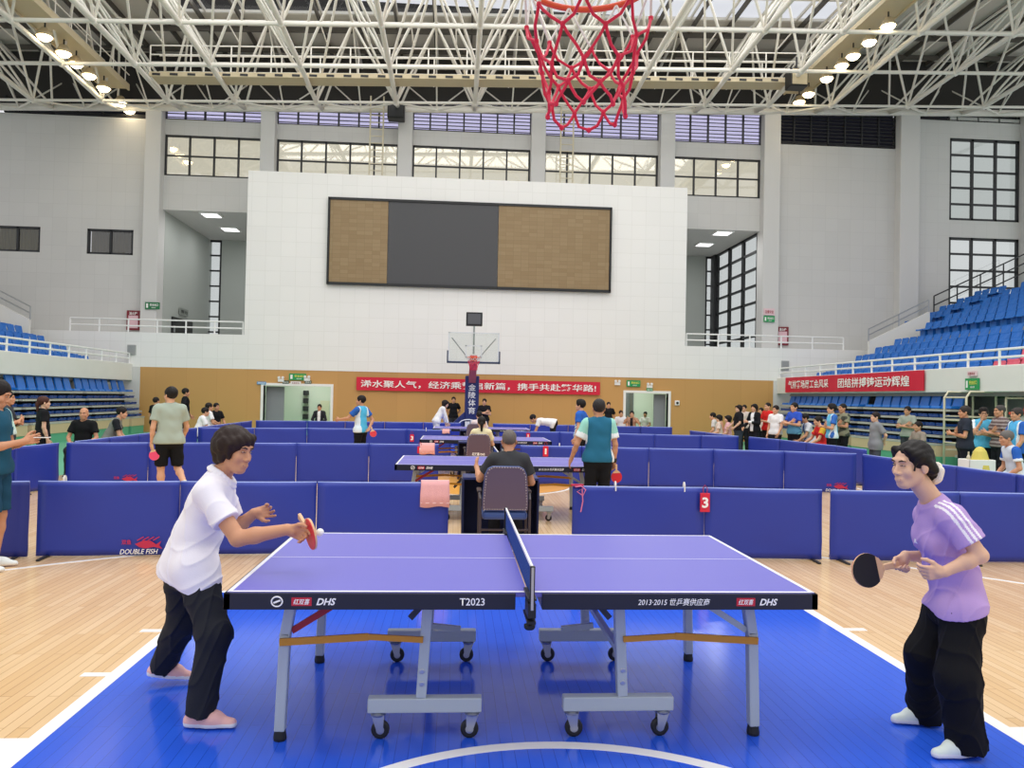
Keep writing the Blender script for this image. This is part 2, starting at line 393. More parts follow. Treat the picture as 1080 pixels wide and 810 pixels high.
r = MB().box(7.5, xa, YR, YR+.3, 3.95, 9.5).box(xb, 14.1, YR, YR+.3, 3.95, 9.5).box(7.3, 7.5, YU+.3, YR, 3.95, 9.5)
struct(r.build('wall_side_room_far', M_room2))
window(21, xa, xb, 3.95, 9.5, 1, 7, y=YR+.1, gl=G_clear, fw=.1)
# curtain wall along the far side room
f = MB(); y0, y1 = YU+.3, YR-.6
for k in range(4): yk = y0+(y1-y0)*k/3; f.box(13.72, 13.84, yk-.12, yk+.12, 3.95, 9.5)
for k in range(8): z = 3.95+5.5*k/7; f.box(13.72, 13.84, y0, y1, z-.05, z+.05)
f.box(13.6, 13.84, y1, YR, 3.95, 9.5)
o = struct(f.build('window_22', M_dark)); g = MB().box(13.78, 13.8, y0, y1, 3.95, 9.5).build('pane', G_clear); g.parent = o
# spot panels in those ceilings
LP = mat('lit_panel', 'FFFFFF', .5, emit=3.0)
for (x, y, lab) in ((223, 227, 'square ceiling light of the side room by the pale column, nearer the hall'), (243, 242, 'square ceiling light of the side room by the pale column, deeper in'),
                    (762, 246, 'square ceiling light of the glazed side room, nearer the hall'), (743, 258, 'square ceiling light of the glazed side room, deeper in')):
    c = P(x, y, Z=9.47)
    t = thing('ceiling_light', lab, 'ceiling light', tuple(c), 0, 'side room ceiling lights')
    area('panel_light', (c[0], c[1], c[2]-.06), .66, .66, 55)
    MB().box(-.42, .42, -.42, .42, -.02, .03).build('frame', M_whitepl, t)
    MB().box(-.34, .34, -.34, .34, -.035, -.02).build('diffuser', LP, t)

# walkway railing
def railing(name, label, pts, h, posts, m=M_whitepl, r=.03, rails=(1.0, .5), grp=None):
    b = Vector(pts[0]); t = thing(name, label, 'railing', b, 0, grp)
    Lr = MB()
    for k in rails: Lr.tube([Vector(p)+Vector((0, 0, h*k)) for p in pts], r, 6)
    under(Lr.build('rail', m), t)
    tot = [0]
    for i in range(len(pts)-1): tot.append(tot[-1]+(Vector(pts[i+1])-Vector(pts[i])).length)
    for k in range(posts):
        d = tot[-1]*k/(posts-1); i = max(j for j in range(len(pts)-1) if tot[j] <= d+1e-6)
        q = Vector(pts[i]).lerp(Vector(pts[i+1]), (d-tot[i])/(tot[i+1]-tot[i]))
        under(MB().tube([q, q+Vector((0, 0, h))], r*1.1, 6).build('post', m), t)
    return t
railing('walkway_railing', 'low white railing on the walkway edge under the side room with a tall window strip', [(-15.4, YB+.1, 3.98), (-8.65, YB+.1, 3.98)], .52, 7)
railing('walkway_railing', 'low white railing on the walkway edge under the glazed side room', [(9.65, YB+.1, 3.98), (16.5, YB+.1, 3.98)], .52, 6)

# ------------------------------------------------------------------ roof: space frame, deck, skylight bands, catwalks
def zb(x, dz=0): return 14.17+.040*(x-.5)+dz
XN = [.55+s*d for s, d in [(-1, 23.3), (-1, 20.6), (-1, 17.9), (-1, 15.2), (-1, 12.6), (-1, 9.9), (-1, 6.6), (-1, 3.3), (1, 0), (1, 3.3), (1, 6.6), (1, 9.9), (1, 12.7), (1, 15.5), (1, 19.0), (1, 22.5), (1, 26)]]
YN = [22.85, 26.1, 29.35, 32.6]
DZY = {22.85: 0, 26.1: .03, 29.35: 0, 32.6: -.12, 34.1: .15}
B = lambda i, y: Vector((XN[i], y, zb(XN[i], DZY[y])))
TX = [(XN[i]+XN[i+1])/2 for i in range(len(XN)-1)]
TY = [21.2, 24.5, 27.7, 31.0]
T = lambda i, j: Vector((TX[i], TY[j], zb(TX[i], 2.45)))
bot, top, web = MB(), MB(), MB()
YE = YN+[34.1]
for i in range(len(XN)):
    bot.tube([B(i, y) for y in YE], .095, 8)
for y in YN: bot.tube([B(i, y) for i in range(len(XN))], .075 if y < 32 else .06, 8)
bot.bar(B(0, 34.1), B(len(XN)-1, 34.1), .16, .26)
for j in range(len(TY)): top.tube([T(i, j) for i in range(len(TX))], .06, 6)
for i in range(len(TX)): top.tube([T(i, j) for j in range(len(TY))]+[Vector((TX[i], 34.2, zb(TX[i], 2.0)))], .06, 6)
for i in range(len(TX)):
    for j in range(len(TY)):
        for di in (0, 1):
            for dj in (0, 1):
                if j+dj < 5: web.tube([T(i, j), B(i+di, YE[j+dj])], .05, 6, cap=False)
# lighter secondary lacing under the deck and behind the last bay
for i in range(len(TX)):
    e = Vector((TX[i], 34.1, zb(TX[i], .12)))
    web.tube([T(i, 3), e], .035, 5, cap=False)
    for di in (0, 1):
        web.tube([B(i+di, 32.6), e], .045, 6, cap=False)
        web.tube([e, Vector((XN[i+di], 35.6, zb(XN[i+di], 2.0)))], .035, 5, cap=False)
        for j in range(len(TY)):
            if j+1 < len(TY): web.tube([(T(i, j)+B(i+di, YE[j]))/2, (T(i, j)+B(i+di, YE[j+1]))/2], .028, 5, cap=False)
roof = struct(bot.build('ceiling_truss', M_truss, smooth=True))
top.build('top_chord', M_truss, roof, smooth=True); web.build('web_tubes', M_truss, roof, smooth=True)
nd = MB()
for i in range(len(XN)):
    for y in YN: nd.lathe([(.02, -.14), (.11, -.09), (.14, 0), (.11, .09), (.02, .14)], B(i, y), n=10)
for i in range(len(TX)):
    for j in range(len(TY)): nd.lathe([(.02, -.11), (.09, -.07), (.11, 0), (.09, .07), (.02, .11)], T(i, j), n=8)
nd.build('node_balls', M_truss, roof, smooth=True)
# deck: sheet with purlins, open bands with glazed skylights
dk = MB()
def zd(x, d=0): return zb(x)+3.05+d
def deck(x0, x1, y0, y1): dk.prism([(x0, y0, zd(x0)), (x1, y0, zd(x1)), (x1, y0, zd(x1, .12)), (x0, y0, zd(x0, .12))], (0, y1-y0, 0))
deck(-28, 30, 31.6, 39)
deck(-28, -11.8, 16, 31.6); deck(15.5, 30, 16, 31.6); deck(-11.8, 15.5, 24.4, 26)
struct(dk.build('ceiling', M_deck))
pl = MB()
for k in range(36):
    x = -26+k*1.55; pl.bar((x, 24, zd(x, -.12)), (x, 39, zd(x, -.12)), .08, .22)
for y in (32.4, 34.3, 36.2, 38): pl.bar((-28, y, zd(-28, -.25)), (30, y, zd(30, -.25)), .1, .2)
pl.build('purlins', mat('purlin_steel', '5D5953', .6), bpy.data.objects['ceiling'])
sk = MB()
for k in range(19): x = -11.8+27.3*k/18; sk.bar((x, 26, zd(x, .05)), (x, 31.6, zd(x, .05)), .07, .12)
for y in (26.05, 27.9, 29.8, 31.55): sk.bar((-11.8, y, zd(-11.8, .05)), (15.5, y, zd(15.5, .05)), .12, .12)
s = struct(sk.build('window_30', M_truss))
q = [(-11.8, zd(-11.8, .12)), (15.5, zd(15.5, .12))]
MB().prism([(q[0][0], 26, q[0][1]), (q[1][0], 26, q[1][1]), (q[1][0], 26, q[1][1]+.02), (q[0][0], 26, q[0][1]+.02)], (0, 5.6, 0)).build('pane', glass('skylight_glass', (.97, .98, 1.0), .04), s)
# catwalks
M_walk = mat('beige_catwalk', 'CDBE9E', .6)
c = MB(); cz = lambda x, d: zb(x, .12)+d
for y0, y1, d0, d1 in ((30.6, 31.5, 0, .06), (30.55, 30.62, -.06, .12)):
    c.prism([(-12, y0, cz(-12, d0)), (14, y0, cz(14, d0)), (14, y0, cz(14, d1)), (-12, y0, cz(-12, d1))], (0, y1-y0, 0), 0)
for k in range(39): x = -11.9+k*.66; c.box(x, x+.3, 30.54, 30.56, cz(x, -.02), cz(x, .07), 2)
for z in (.5, .8, 1.15):
    for y in (30.6, 31.5): c.tube([(-12, y, cz(-12, z)), (14, y, cz(14, z))], .028, 6, 1)
for k in range(18):
    x = -12+k*1.52; c.tube([(x, 30.6, cz(x, 0)), (x, 30.6, cz(x, 1.15))], .028, 6, 1); c.tube([(x+.2, 31.5, cz(x, 0)), (x+.2, 31.5, cz(x, 1.15))], .028, 6, 1)
struct(c.build('ceiling_catwalk', [M_walk, M_truss, M_dark]))
LAMP = mat('lamp_glow', 'FFE9BE', .4, emit=22)
M_lampbody = mat('lamp_housing', 'C9B99A', .4, .3)
for side, (X0, pts) in enumerate([(-14.3, ((48, 8), (68, 27), (81, 40), (95, 52), (110, 70), (128, 83), (137, 90))), (14.75, ((937, 17), (917, 36), (900, 50), (888, 60), (872, 77), (853, 92), (843, 99)))]):
    b = MB(); x = X0
    b.box(x-.55, x+.45, 20, 33.2, zb(x, .62), zb(x, .68), 0)
    for dx in (-.55, .45): b.box(x+dx-.03, x+dx+.03, 20, 33.2, zb(x, .55), zb(x, .8), 0)
    for z in (1.2, 1.75):
        for dx in (-.55, .45): b.tube([(x+dx, 20, zb(x, z)), (x+dx, 33.2, zb(x, z))], .025, 6, 1)
    for k in range(12):
        for dx in (-.55, .45): b.tube([(x+dx, 20.5+k*1.12, zb(x, .65)), (x+dx, 20.5+k*1.12, zb(x, 1.75))], .022, 6, 1)
    struct(b.build('ceiling_catwalk_lamps_%d' % (side+1), [M_walk, M_truss]))
    for k, (px, py) in enumerate(pts):
        y = P(px, py, X=X0)[1]; z = zb(X0, .22)
        t = thing('floodlight', ('warm lit floodlight, %s from the far end, on the catwalk over the %s' % (['seventh', 'sixth', 'fifth', 'fourth', 'third', 'second', 'first'][k], ['curtained windows', 'red seats'][side])), 'floodlight', (X0, y, z), 0, 'hall floodlights')
        MB().lathe([(.06, .2), (.12, .18), (.27, -.06), (.29, -.1), (.25, -.1)], (0, 0, 0), n=14).build('housing', M_lampbody, t, smooth=True)
        MB().lathe([(.02, -.24), (.11, -.23), (.19, -.18), (.24, -.10), (.24, -.07)], (0, 0, 0), n=14).build('lens', LAMP, t)
        MB().tube([(0, 0, .18), (0, 0, .4)], .03, 6).build('hanger', M_dark, t)
# wall ladders up to the roof, loudspeakers
for px, lab in ((397, 'metal roof ladder in front of the high window, second bay from the pale column'), (598, 'metal roof ladder in front of the high window behind the red net')):
    x = P(px, 150, Y=33.9)[0]; t = thing('roof_ladder', lab, 'ladder', (x, 33.9, 10.65), 0, 'roof ladders')
    for s in (-1, 1): MB().tube([(s*.28, 0, 0), (s*.28, 0, 4.0)], .035, 6).build('side_rail', M_cream, t)
    for k in range(13): MB().tube([(-.28, 0, .15+k*.3), (.28, 0, .15+k*.3)], .022, 6).build('rung', M_cream, t)
for px, py, yy_, lab in ((418, 118, 33.6, 'black loudspeaker box hanging at the truss edge above the ladder'), (360/3+720+0, 84, 30.0, 'black loudspeaker with tan front hanging below the lamp catwalk')):
    c = P(px, py, Y=yy_); t = thing('loudspeaker', lab, 'loudspeaker', tuple(c), 0, 'roof loudspeakers')
    MB().box(-.36, .36, -.3, .3, -.36, .36).build('cabinet', M_black, t, bevel=.04)
    MB().box(-.3, .3, -.33, -.3, -.3, .3).build('grille', M_dark if px == 418 else M_walk, t)
    MB().tube([(0, 0, .36), (0, 0, .9)], .04, 6).build('bracket', M_dark, t)
# ------------------------------------------------------------------ side stands
M_step = mat('stand_concrete', '8E8F8C', .8)
XL, XRT = -12.9, 13.55
def rowpos(i):           # distance behind the parapet, tread height
    return .80+.82*i+(.5 if i >= 5 else 0), 2.19+.36*i+(.35 if i >= 5 else 0)
for side, xp, s in (('left', XL, -1), ('right', XRT, 1)):
    ye = 30.7
    pb = MB().box(min(xp, xp+s*.2), max(xp, xp+s*.2), 14, YB, 2.05, 2.72)
    struct(pb.build('wall_parapet_'+side, M_parapet, bevel=.02))
    poly = [(xp+s*.2, 14, 1.95)]
    for i in range(12):
        d, z = rowpos(i); poly += [(xp+s*(d-.45), 14, z-.36 if i else z), (xp+s*(d-.45), 14, z)]
    dl = rowpos(11)[0]+.6
    poly += [(xp+s*dl, 14, rowpos(11)[1]), (xp+s*dl, 14, 1.95)]
    struct(MB().prism(poly, (0, ye+.5-14, 0)).build('floor_stand_'+side, M_step))
    hi = [(xp+s*(rowpos(6)[0]-.45), 31.2, 1.95)]+[(xp+s*(rowpos(i)[0]-.45+k*.82), 31.2, rowpos(i)[1]) for i in range(6, 12) for k in (0, 1)]+[(xp+s*dl, 31.2, 1.95)]
    struct(MB().prism(hi, (0, 2.6, 0)).build('floor_stand_far_'+side, M_step))
    struct(MB().box(min(xp+s*1.9, xp+s*2.1), max(xp+s*1.9, xp+s*2.1), 14, YB, 0, 1.95).build('wall_under_stand_'+side, M_plain))
    # sloping side wall with a handrail at the far end of the stand
    a = (xp+s*3.5, 31.0, 3.55); b = (xp+s*6.1, 31.0, 4.75)
    a2, b2 = (a[0], 31, a[2]+.75), (b[0], 31, b[2]+.85)
    struct(MB().prism([a, b, b2, a2], (0, .16, 0)).build('wall_stair_'+side, M_parapet))
    railing('stand_stair_rail', 'sloping handrail on the low stair wall, %s' % ('curtained-window side of the hall' if s < 0 else 'tall corner-window side of the hall'), [(a2[0], 31.08, a2[2]), (b2[0], 31.08, b2[2])], .5, 3, M_steel, .025, grp='stair handrails')
    railing('stand_railing', 'white two-rail fence on the %s stand parapet' % ('curtained-window side' if s < 0 else 'red-banner side'), [(xp+s*.1, 15, 2.72), (xp+s*.1, 31.9, 2.72)], .40, 15, M_whitepl, .032, grp='parapet railings')
railing('upper_stair_rail', 'thin dark stair rails rising across the tall corner window', [(XRT+8.0, 33.7, 5.4), (XRT+12.4, 33.7, 7.5)], 1.25, 5, M_dark, .03, (1, .66, .33))
# seats
def seat_mesh(m, name='stand_seat'):
    w = .225; V = []; F = []
    prof = [(-.22, .40), (-.2, .44), (0, .425), (.16, .44), (.2, .50), (.235, .68), (.24, .73)]
    n = len(prof)
    for k, (y, z) in enumerate(prof):
        for x in (-w*(.86 if k in (0, n-1) else 1), 0, w*(.86 if k in (0, n-1) else 1)):
            dy = .02 if x == 0 else 0
            V.append((x, y+(dy if z > .5 else 0), z-(.012 if x == 0 and z < .5 else 0)))
        for x in (w*(.86 if k in (0, n-1) else 1), 0, -w*(.86 if k in (0, n-1) else 1)):
            V.append((x, y+(.03 if z > .5 else 0), z-(.035 if z < .5 else .01)))
    for k in range(n-1):
        for j in range(6): F.append((k*6+j, k*6+(j+1) % 6, (k+1)*6+(j+1) % 6, (k+1)*6+j))
    F += [(0, 1, 2, 3, 4, 5), tuple((n-1)*6+j for j in range(5, -1, -1))]
    b = MB().add(V, F); b.box(-.16, .16, -.05, .1, .0, .41)
    o = b.build(name, m); me = o.data; bpy.data.objects.remove(o); return me
ME_SEAT, ME_PINK = seat_mesh(M_seat), seat_mesh(M_seatred)
ORD = ['front', 'second', 'third', 'fourth', 'fifth', 'sixth', 'seventh', 'eighth', 'ninth', 'tenth', 'eleventh', 'twelfth']
nseat = 0
ONES = 'first second third fourth fifth sixth seventh eighth ninth tenth eleventh twelfth thirteenth fourteenth fifteenth sixteenth seventeenth eighteenth nineteenth twentieth twenty-first twenty-second twenty-third twenty-fourth twenty-fifth twenty-sixth twenty-seventh twenty-eighth twenty-ninth thirtieth thirty-first thirty-second thirty-third thirty-fourth'.split()
for xp, s, nm in ((XL, -1, 'below the curtained windows'), (XRT, 1, 'above the red banner')):
    for i in range(11):
        d, z = rowpos(i); ys = [30.3-.52*k for k in range(32)]
        if i >= 6 and s > 0: ys += [33.2-.52*k for k in range(4)]
        for q_, y in enumerate(ys):
            x = xp+s*d; p = proj((x, y, z+.65))
            if not (-14 < p[0] < 1090 and p[1] < 420): continue
            pink = s > 0 and i < 3 and y < 20.2
            o = bpy.data.objects.new('stadium_seat', ME_PINK if pink else ME_SEAT); COL.objects.link(o)
            o.location = (x, y, z); o.rotation_euler = (0, 0, -PI/2 if s > 0 else PI/2)
            far = y > 31.3
            tag(o, '%s stand seat, %s from the %s, %s row %s' % ('pink' if pink else 'blue', ONES[q_ if not far else q_-32], 'back wall' if far else 'far end', ORD[i], nm), 'seat', '%s stand seats %s' % ('pink' if pink else 'blue', nm))
            nseat += 1
print('seats', nseat)

# retracted bleachers below the stands
M_tan = mat('tan_board', 'D5BC96', .6)
M_edge = mat('grey_deck_edge', 'B9B7B0', .5)
def bmesh_seat(m, kind):
    b = MB()
    if kind == 'up':
        b.prism([(-.2, -.21, .03), (-.2, .21, .03), (-.17, .2, .10), (-.17, -.2, .10)], (.34, 0, 0)).prism([(.10, -.21, .08), (.10, .21, .08), (.2, .19, .46), (.2, -.19, .46)], (.05, 0, 0))
    else:
        b.box(-.12, .25, -.21, .21, .03, .09).box(-.14, -.10, -.2, -.03, .09, .115).box(-.14, -.10, .03, .2, .09, .115)
    o = b.build('s', m, bevel=.0); me = o.data; bpy.data.objects.remove(o); return me
ME_UP, ME_FOLD = bmesh_seat(M_seat, 'up'), bmesh_seat(M_seatdark, 'fold')
TZ = [.64, .86, 1.09, 1.33, 1.57]
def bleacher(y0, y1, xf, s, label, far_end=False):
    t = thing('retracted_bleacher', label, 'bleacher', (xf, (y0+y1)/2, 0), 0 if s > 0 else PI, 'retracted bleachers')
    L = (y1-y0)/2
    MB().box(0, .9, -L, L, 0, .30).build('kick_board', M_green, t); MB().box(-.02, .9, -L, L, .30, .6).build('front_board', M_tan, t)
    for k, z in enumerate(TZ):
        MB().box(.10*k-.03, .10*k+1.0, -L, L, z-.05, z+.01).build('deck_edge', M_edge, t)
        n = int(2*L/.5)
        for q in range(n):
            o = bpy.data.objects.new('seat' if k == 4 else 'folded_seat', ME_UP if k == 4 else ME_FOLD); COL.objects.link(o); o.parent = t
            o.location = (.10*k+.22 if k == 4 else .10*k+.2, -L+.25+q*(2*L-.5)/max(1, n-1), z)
    MB().box(.75, 1.25, -L, L, .5, 1.5).build('back_frame', mat('bleacher_dark_frame', '34363A', .7), t)  # plain dark block behind the tiers
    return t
gy = lambda px, X: P(px, 410, X=X)[1]
for (a, b), lab in zip(((-40, 22), (27, 93), (97, 131), (134, 147)), ('retracted blue bleacher cut off at the photo edge, behind the man with the phone', 'long retracted blue bleacher behind the bald seated man', 'short retracted blue bleacher behind the man reaching over the barrier', 'narrow last retracted bleacher against the wood wall')):
    bleacher(gy(a, -12.4), gy(b, -12.4), -12.2, -1, lab)
for (a, b), lab in zip(((899, 819), (996, 905)), ('retracted blue bleacher under the red parapet banner, next to the wood wall', 'retracted blue bleacher behind the woman in grey, ending at the cream stair rails')):
    bleacher(gy(a, 13.2), gy(b, 13.2), 13.0, 1, lab)
# cream stair rails at the end of the bleachers
def stair_rails(c, lab):
    t = thing('stair_rail_frame', lab, 'railing', c, 0, 'cream stair rails')
    for y in (0, -.9):
        MB().tube([(.5, y, 0), (.5, y, 1.9), (.6, y, 2.05), (1.3, y, 2.05), (1.3, y, 0)], .03, 8).build('rail_hoop', M_cream, t, smooth=True)
        for z in (.5, .95, 1.4): MB().tube([(.5, y, z), (1.3, y, z)], .022, 6).build('rung', M_cream, t)
    for z in (.7, 1.3, 1.9): MB().tube([(.5, 0, z), (.5, -.9, z)], .022, 6).build('cross_bar', M_cream, t)
    for k in range(4): MB().box(.6+.18*k, 1.3, -.86, -.04, .3*k, .3*k+.06).build('tread', M_edge, t)
y = gy(1000, 13.2); stair_rails((12.6, y, 0), 'cream tubular stair rails at the bleacher end behind the man in navy')
stair_rails((13.3, gy(1046, 13.2)+.3, 0), 'cream tubular stair rails behind the man in the striped shirt')
t = thing('red_chair', 'red plastic seat back under the parapet at the photo edge', 'seat', (13.6, 17.3, 1.2), -PI/2)
MB().prism([(-.45, 0, .35), (.45, 0, .35), (.4, .12, .85), (-.4, .12, .85)], (0, .05, 0)).build('backrest', mat('red_seat', 'D8452F', .45), t); MB().box(-.45, .45, -.35, .05, .3, .36).build('seat', mat('red_seat', 'D8452F', .45), t); MB().box(-.4, .4, -.3, .1, -1.2, .3).build('base', M_edge, t)

# ------------------------------------------------------------------ things on the far wall
fw = lambda x, y, Y=YB-.02: P(x, y, Y=Y)
t = thing('video_screen', 'large dark video wall in three sections on the white far wall', 'screen', (.5, YB-.02, 6.15))
q = [-5.25, -2.9, 1.6, 6.25]; z0, z1 = 6.15, 9.62
M_led = tiles('tan_led_panel', '8E7550', .32, .16, '857049', .006, .45, 'XZ', .06, .1, 0, '98805C')
for i, m in enumerate((M_led, mat('dark_led_panel', '47474A', .5), M_led)):
    o = under(MB().box(q[i]+.01, q[i+1]-.01, YB-.16, YB-.05, z0+.06, z1-.06).build('screen_section', m), t)
    if i == 1: o['label'] = 'dark grey switched-off section'
f = MB(); f.box(q[0]-.08, q[3]+.08, YB-.2, YB-.03, z0-.04, z0+.06).box(q[0]-.08, q[3]+.08, YB-.2, YB-.03, z1-.06, z1+.04).box(q[0]-.08, q[0], YB-.2, YB-.03, z0, z1).box(q[3], q[3]+.08, YB-.2, YB-.03, z0, z1)
under(f.build('bezel', M_black), t)

def banner(label, c, xd, wid, hei, body, segs, seed):
    xd = np.array(xd, float); up = np.array((0, 0, 1.0)); n = np.cross(xd, up); c = np.array(c, float)
    t = thing('cloth_banner', label, 'banner', tuple(c-up*hei/2))
    V = []; F = []; N = 60
    for i in range(N+1):
        a = i/N; wv = .012*math.sin(a*40+seed)+.008*math.sin(a*97)
        for k in (0, .5, 1): V.append(c+xd*(a-.5)*wid+up*(k-.5)*hei+n*(wv*(1-k*.5)))
    for i in range(N+1):
        a = i/N
        for k in (0, .5, 1): V.append(c+xd*(a-.5)*wid+up*(k-.5)*hei-n*.02)
    for i in range(N):
        for k in (0, 1):
            o = i*3+k; F.append((o, o+3, o+4, o+1)); o += (N+1)*3; F.append((o, o+1, o+4, o+3))
    under(MB().add(V, F).build('cloth', M_banner, smooth=True), t)
    for body, a, w in segs:
        under(text(body, w*wid, hei*.56, c+xd*(a-.5)*wid+n*.03, xd, up, M_white2, bold=.012), t)
    return t
a, b, d = fw(376, 400, YB-.1), fw(633, 402, YB-.1), fw(633, 415, YB-.1)
wd = b[0]-a[0]; c = ((a[0]+b[0])/2, YB-.1, 2.11)
banner('long red cloth banner with white characters on the wood wall behind the basketball stand', c, (1, 0, 0), wd, .54, '', [('浠水聚人气，经济乘势启新篇，携手共赴繁华路!', .5, .965)], 1)
ya, yb = P(829, 405, X=13.5)[1], P(975, 400, X=13.5)[1]
banner('red cloth banner with white characters hung on the stand parapet', (13.48, (ya+yb)/2, 2.40), (0, -1, 0), ya-yb, .60, '', [('气排赛场展工会风采', .215, .36), ('团结拼搏铸运动辉煌', .70, .46)], 2)

M_sign = mat('green_sign', '178A4C', .4, emit=.25); M_signy = mat('sign_yellow_letters', 'E9E65A', .5)
def sign(label, c, xd, w, h, body, tm=M_white2, m=M_sign, cat='sign', frame=None, two=None, name='exit_sign'):
    xd = np.array(xd, float); up = np.array((0, 0, 1.0)); n = np.cross(xd, up); c = np.array(c, float)
    t = thing(name, label, cat, tuple(c-up*h/2))
    p = lambda a, k, d: c+xd*a*w/2+up*k*h/2+n*d
    under(MB().prism([p(-1, -1, 0), p(1, -1, 0), p(1, 1, 0), p(-1, 1, 0)], n*.04).build('plate', m), t)
    if frame: under(MB().prism([p(-1.06, -1.1, -.005), p(1.06, -1.1, -.005), p(1.06, 1.1, -.005), p(-1.06, 1.1, -.005)], n*.02).build('frame', frame), t)
    if two:
        under(text(body, w*.58, h*.36, c+xd*w*.12+up*h*.13+n*.042, xd, up, tm, bold=.02), t)
        under(text(two, w*.3, h*.14, c+xd*w*.1-up*h*.28+n*.042, xd, up, M_white2), t)
        under(MB().prism([c+xd*w*(-.42+a)+up*h*k+n*.042 for a, k in ((0, -.32), (.13, -.32), (.13, .3), (0, .3))], n*.002).build('white_panel', M_white2), t)
    elif body: under(text(body, w*.8, h*.5, c+n*.042, xd, up, tm, bold=.015), t)
    return t
X1 = (1, 0, 0)
sign('green and yellow exit sign over the doorway with the pale room', fw(314, 397.5), X1, .68, .27, '安全出口', M_signy, two='EXIT')
sign('small white notice below the exit sign of the pale room doorway', fw(312, 404), X1, .4, .13, '注意安全', M_red, M_whitepl, name='wall_notice')
sign('small blue plate above the corner of the pale room doorway', fw(276, 404), X1, .36, .11, '请勿吸烟', M_white2, mat('light_blue_plate', '5C9ED0', .4), name='wall_notice')
sign('small dark green emergency sign beside the exit sign, nearer the blue plate', fw(301.5, 403), X1, .26, .13, '出口', m=mat('dark_green_sign', '214A32', .4))
sign('small dark green emergency sign beside the exit sign, nearer the red banner', fw(325, 403), X1, .26, .13, '出口', m=mat('dark_green_sign', '214A32', .4))
for px, py, lab in ((296.5, 400.3, 'twin emergency lamp over the pale room doorway, nearer the blue plate'), (324, 399.5, 'twin emergency lamp over the pale room doorway, nearer the red banner'), (651, 404, 'white emergency lamp over the grey doorway, by the banner end'), (685, 407, 'white emergency lamp over the grey doorway, away from the banner')):
    c = fw(px, py); t = thing('emergency_lamp', lab, 'lamp', tuple(c), 0, 'emergency lamps')
    MB().box(-.12, .12, -.06, .02, -.09, .03).build('housing', M_whitepl, t, bevel=.01)
    for s in (-1, 1): MB().lathe([(.02, -.10), (.05, -.1), (.055, -.02), (.03, 0)], (s*.075, 0, .08), 'Y', 10).build('lamp_head', M_whitepl, t)
sign('green and yellow exit sign over the grey doorway', fw(668, 404.5), X1, .58, .27, '安全出口', M_signy, two='EXIT')
sign('green running-man exit sign below the emergency lamp of the grey doorway', fw(685, 411), X1, .26, .12, '出口')
sign('green exit sign on the pale column beside the side room', P(161, 322.5, Y=YU-.48), X1, .6, .3, '安全出口', two='EXIT', m=mat('dim_green_sign', '1B7242', .4))
sign('pink and white notice on the column beside the glazed side room', P(811, 329, Y=YU-.48), X1, .5, .3, '注意安全', M_red, mat('pink_notice', 'E6C9CE', .5), name='wall_notice')
sign('green exit sign under the pink notice on the column', P(811, 336.5, Y=YU-.48), X1, .5, .27, '安全出口', two='EXIT')
ys = P(1025, 404, X=13.5)[1]
sign('green and yellow exit sign on the stand parapet past the red banner', (13.53, P(1025, 404, X=13.5)[1], P(1025, 405, X=13.5)[2]), (0, -1, 0), .52, .30, '安全出口', M_signy, two='EXIT')
sign('pink paper notice above the exit sign on the stand parapet', (13.53, P(1025, 394, X=13.5)[1], P(1025, 394, X=13.5)[2]), (0, -1, 0), .34, .13, '注意安全', M_red, mat('pink_notice', 'E6C9CE', .5), name='wall_notice')
c = P(1062, 417, X=14.4); sign('lit green exit sign in the shade under the stand', tuple(c), (0, -1, 0), .7, .16, '→  出口', m=mat('dark_green_sign', '214A32', .4))
c = P(275+0, 400, Y=YB); M_fire = mat('fire_box_red', '7E1F2C', .4)
for px, py, lab, s in ((141.5, 338, 'red fire hose cabinet on the grey wall beside the pale column', 1), (824.5, 354.5, 'red fire hose cabinet on the big grey wall by the glazed side room', 2)):
    c = P(px, py, Y=YU-.02); t = thing('fire_cabinet', lab, 'cabinet', tuple(c-np.array((0, 0, .42))), 0, 'fire cabinets')
    MB().box(-.28, .28, -.1, .02, 0, .84).build('body', M_fire, t, bevel=.01); MB().box(-.2, .2, -.115, -.1, .08, .62).build('glass_door', mat('pale_pink_glass', 'E5BDC6', .2), t)
    under(text('消火栓', .34, .14, (c[0], c[1]-.11, c[2]+.29), (1, 0, 0), (0, 0, 1), M_white2), t)
for px, py, lab in ((139, 369, 'small grey vent plate on the lower white wall by the curtained windows'), (828, 385.5, 'small grey vent plate on the lower white wall by the red banner')):
    c = fw(px, py); t = thing('wall_vent', lab, 'vent', tuple(c), 0, 'wall vents')
    MB().box(-.16, .16, -.03, .02, -.2, .2).build('frame', mat('vent_grey', 'A7A9A8', .5), t)
    for k in range(6): MB().box(-.13, .13, -.045, -.03, -.16+k*.06, -.13+k*.06).build('slat', mat('vent_grey', 'A7A9A8', .5), t)
c = fw(714, 425); t = thing('security_camera', 'small white security camera on the wood wall beside the grey doorway', 'camera', tuple(c))
MB().box(-.1, .1, -.06, .02, -.1, .1).build('housing', M_whitepl, t, bevel=.02); MB().lathe([(.02, -.1), (.05, -.09), (.06, -.05)], (0, 0, 0), 'Y', 12).build('lens', M_black, t)
# black doorway and plate in the walkway side room
c = P(191, 340, X=-12.8); t = thing('black_door', 'small black door in the side room beyond the walkway railing', 'door', (-12.8, c[1], 3.95))
ya, yb = P(181, 340, X=-12.8)[1], P(202, 340, X=-12.8)[1]
under(MB().box(-12.82, -12.74, ya, yb, 3.95, 5.0).build('door_panel', M_black), t); under(MB().box(-12.74, -12.7, ya+.1, ya+.2, 4.3, 4.6).build('handle', M_steel, ), t)
sign('grey direction plate above the black door of the side room', (-12.78, (ya+yb)/2+.1, 5.35), (0, -1, 0) if False else (0, 1, 0), 1.1, .3, '看台', M_dark, mat('plate_grey', '8F958F', .5), name='wall_notice')

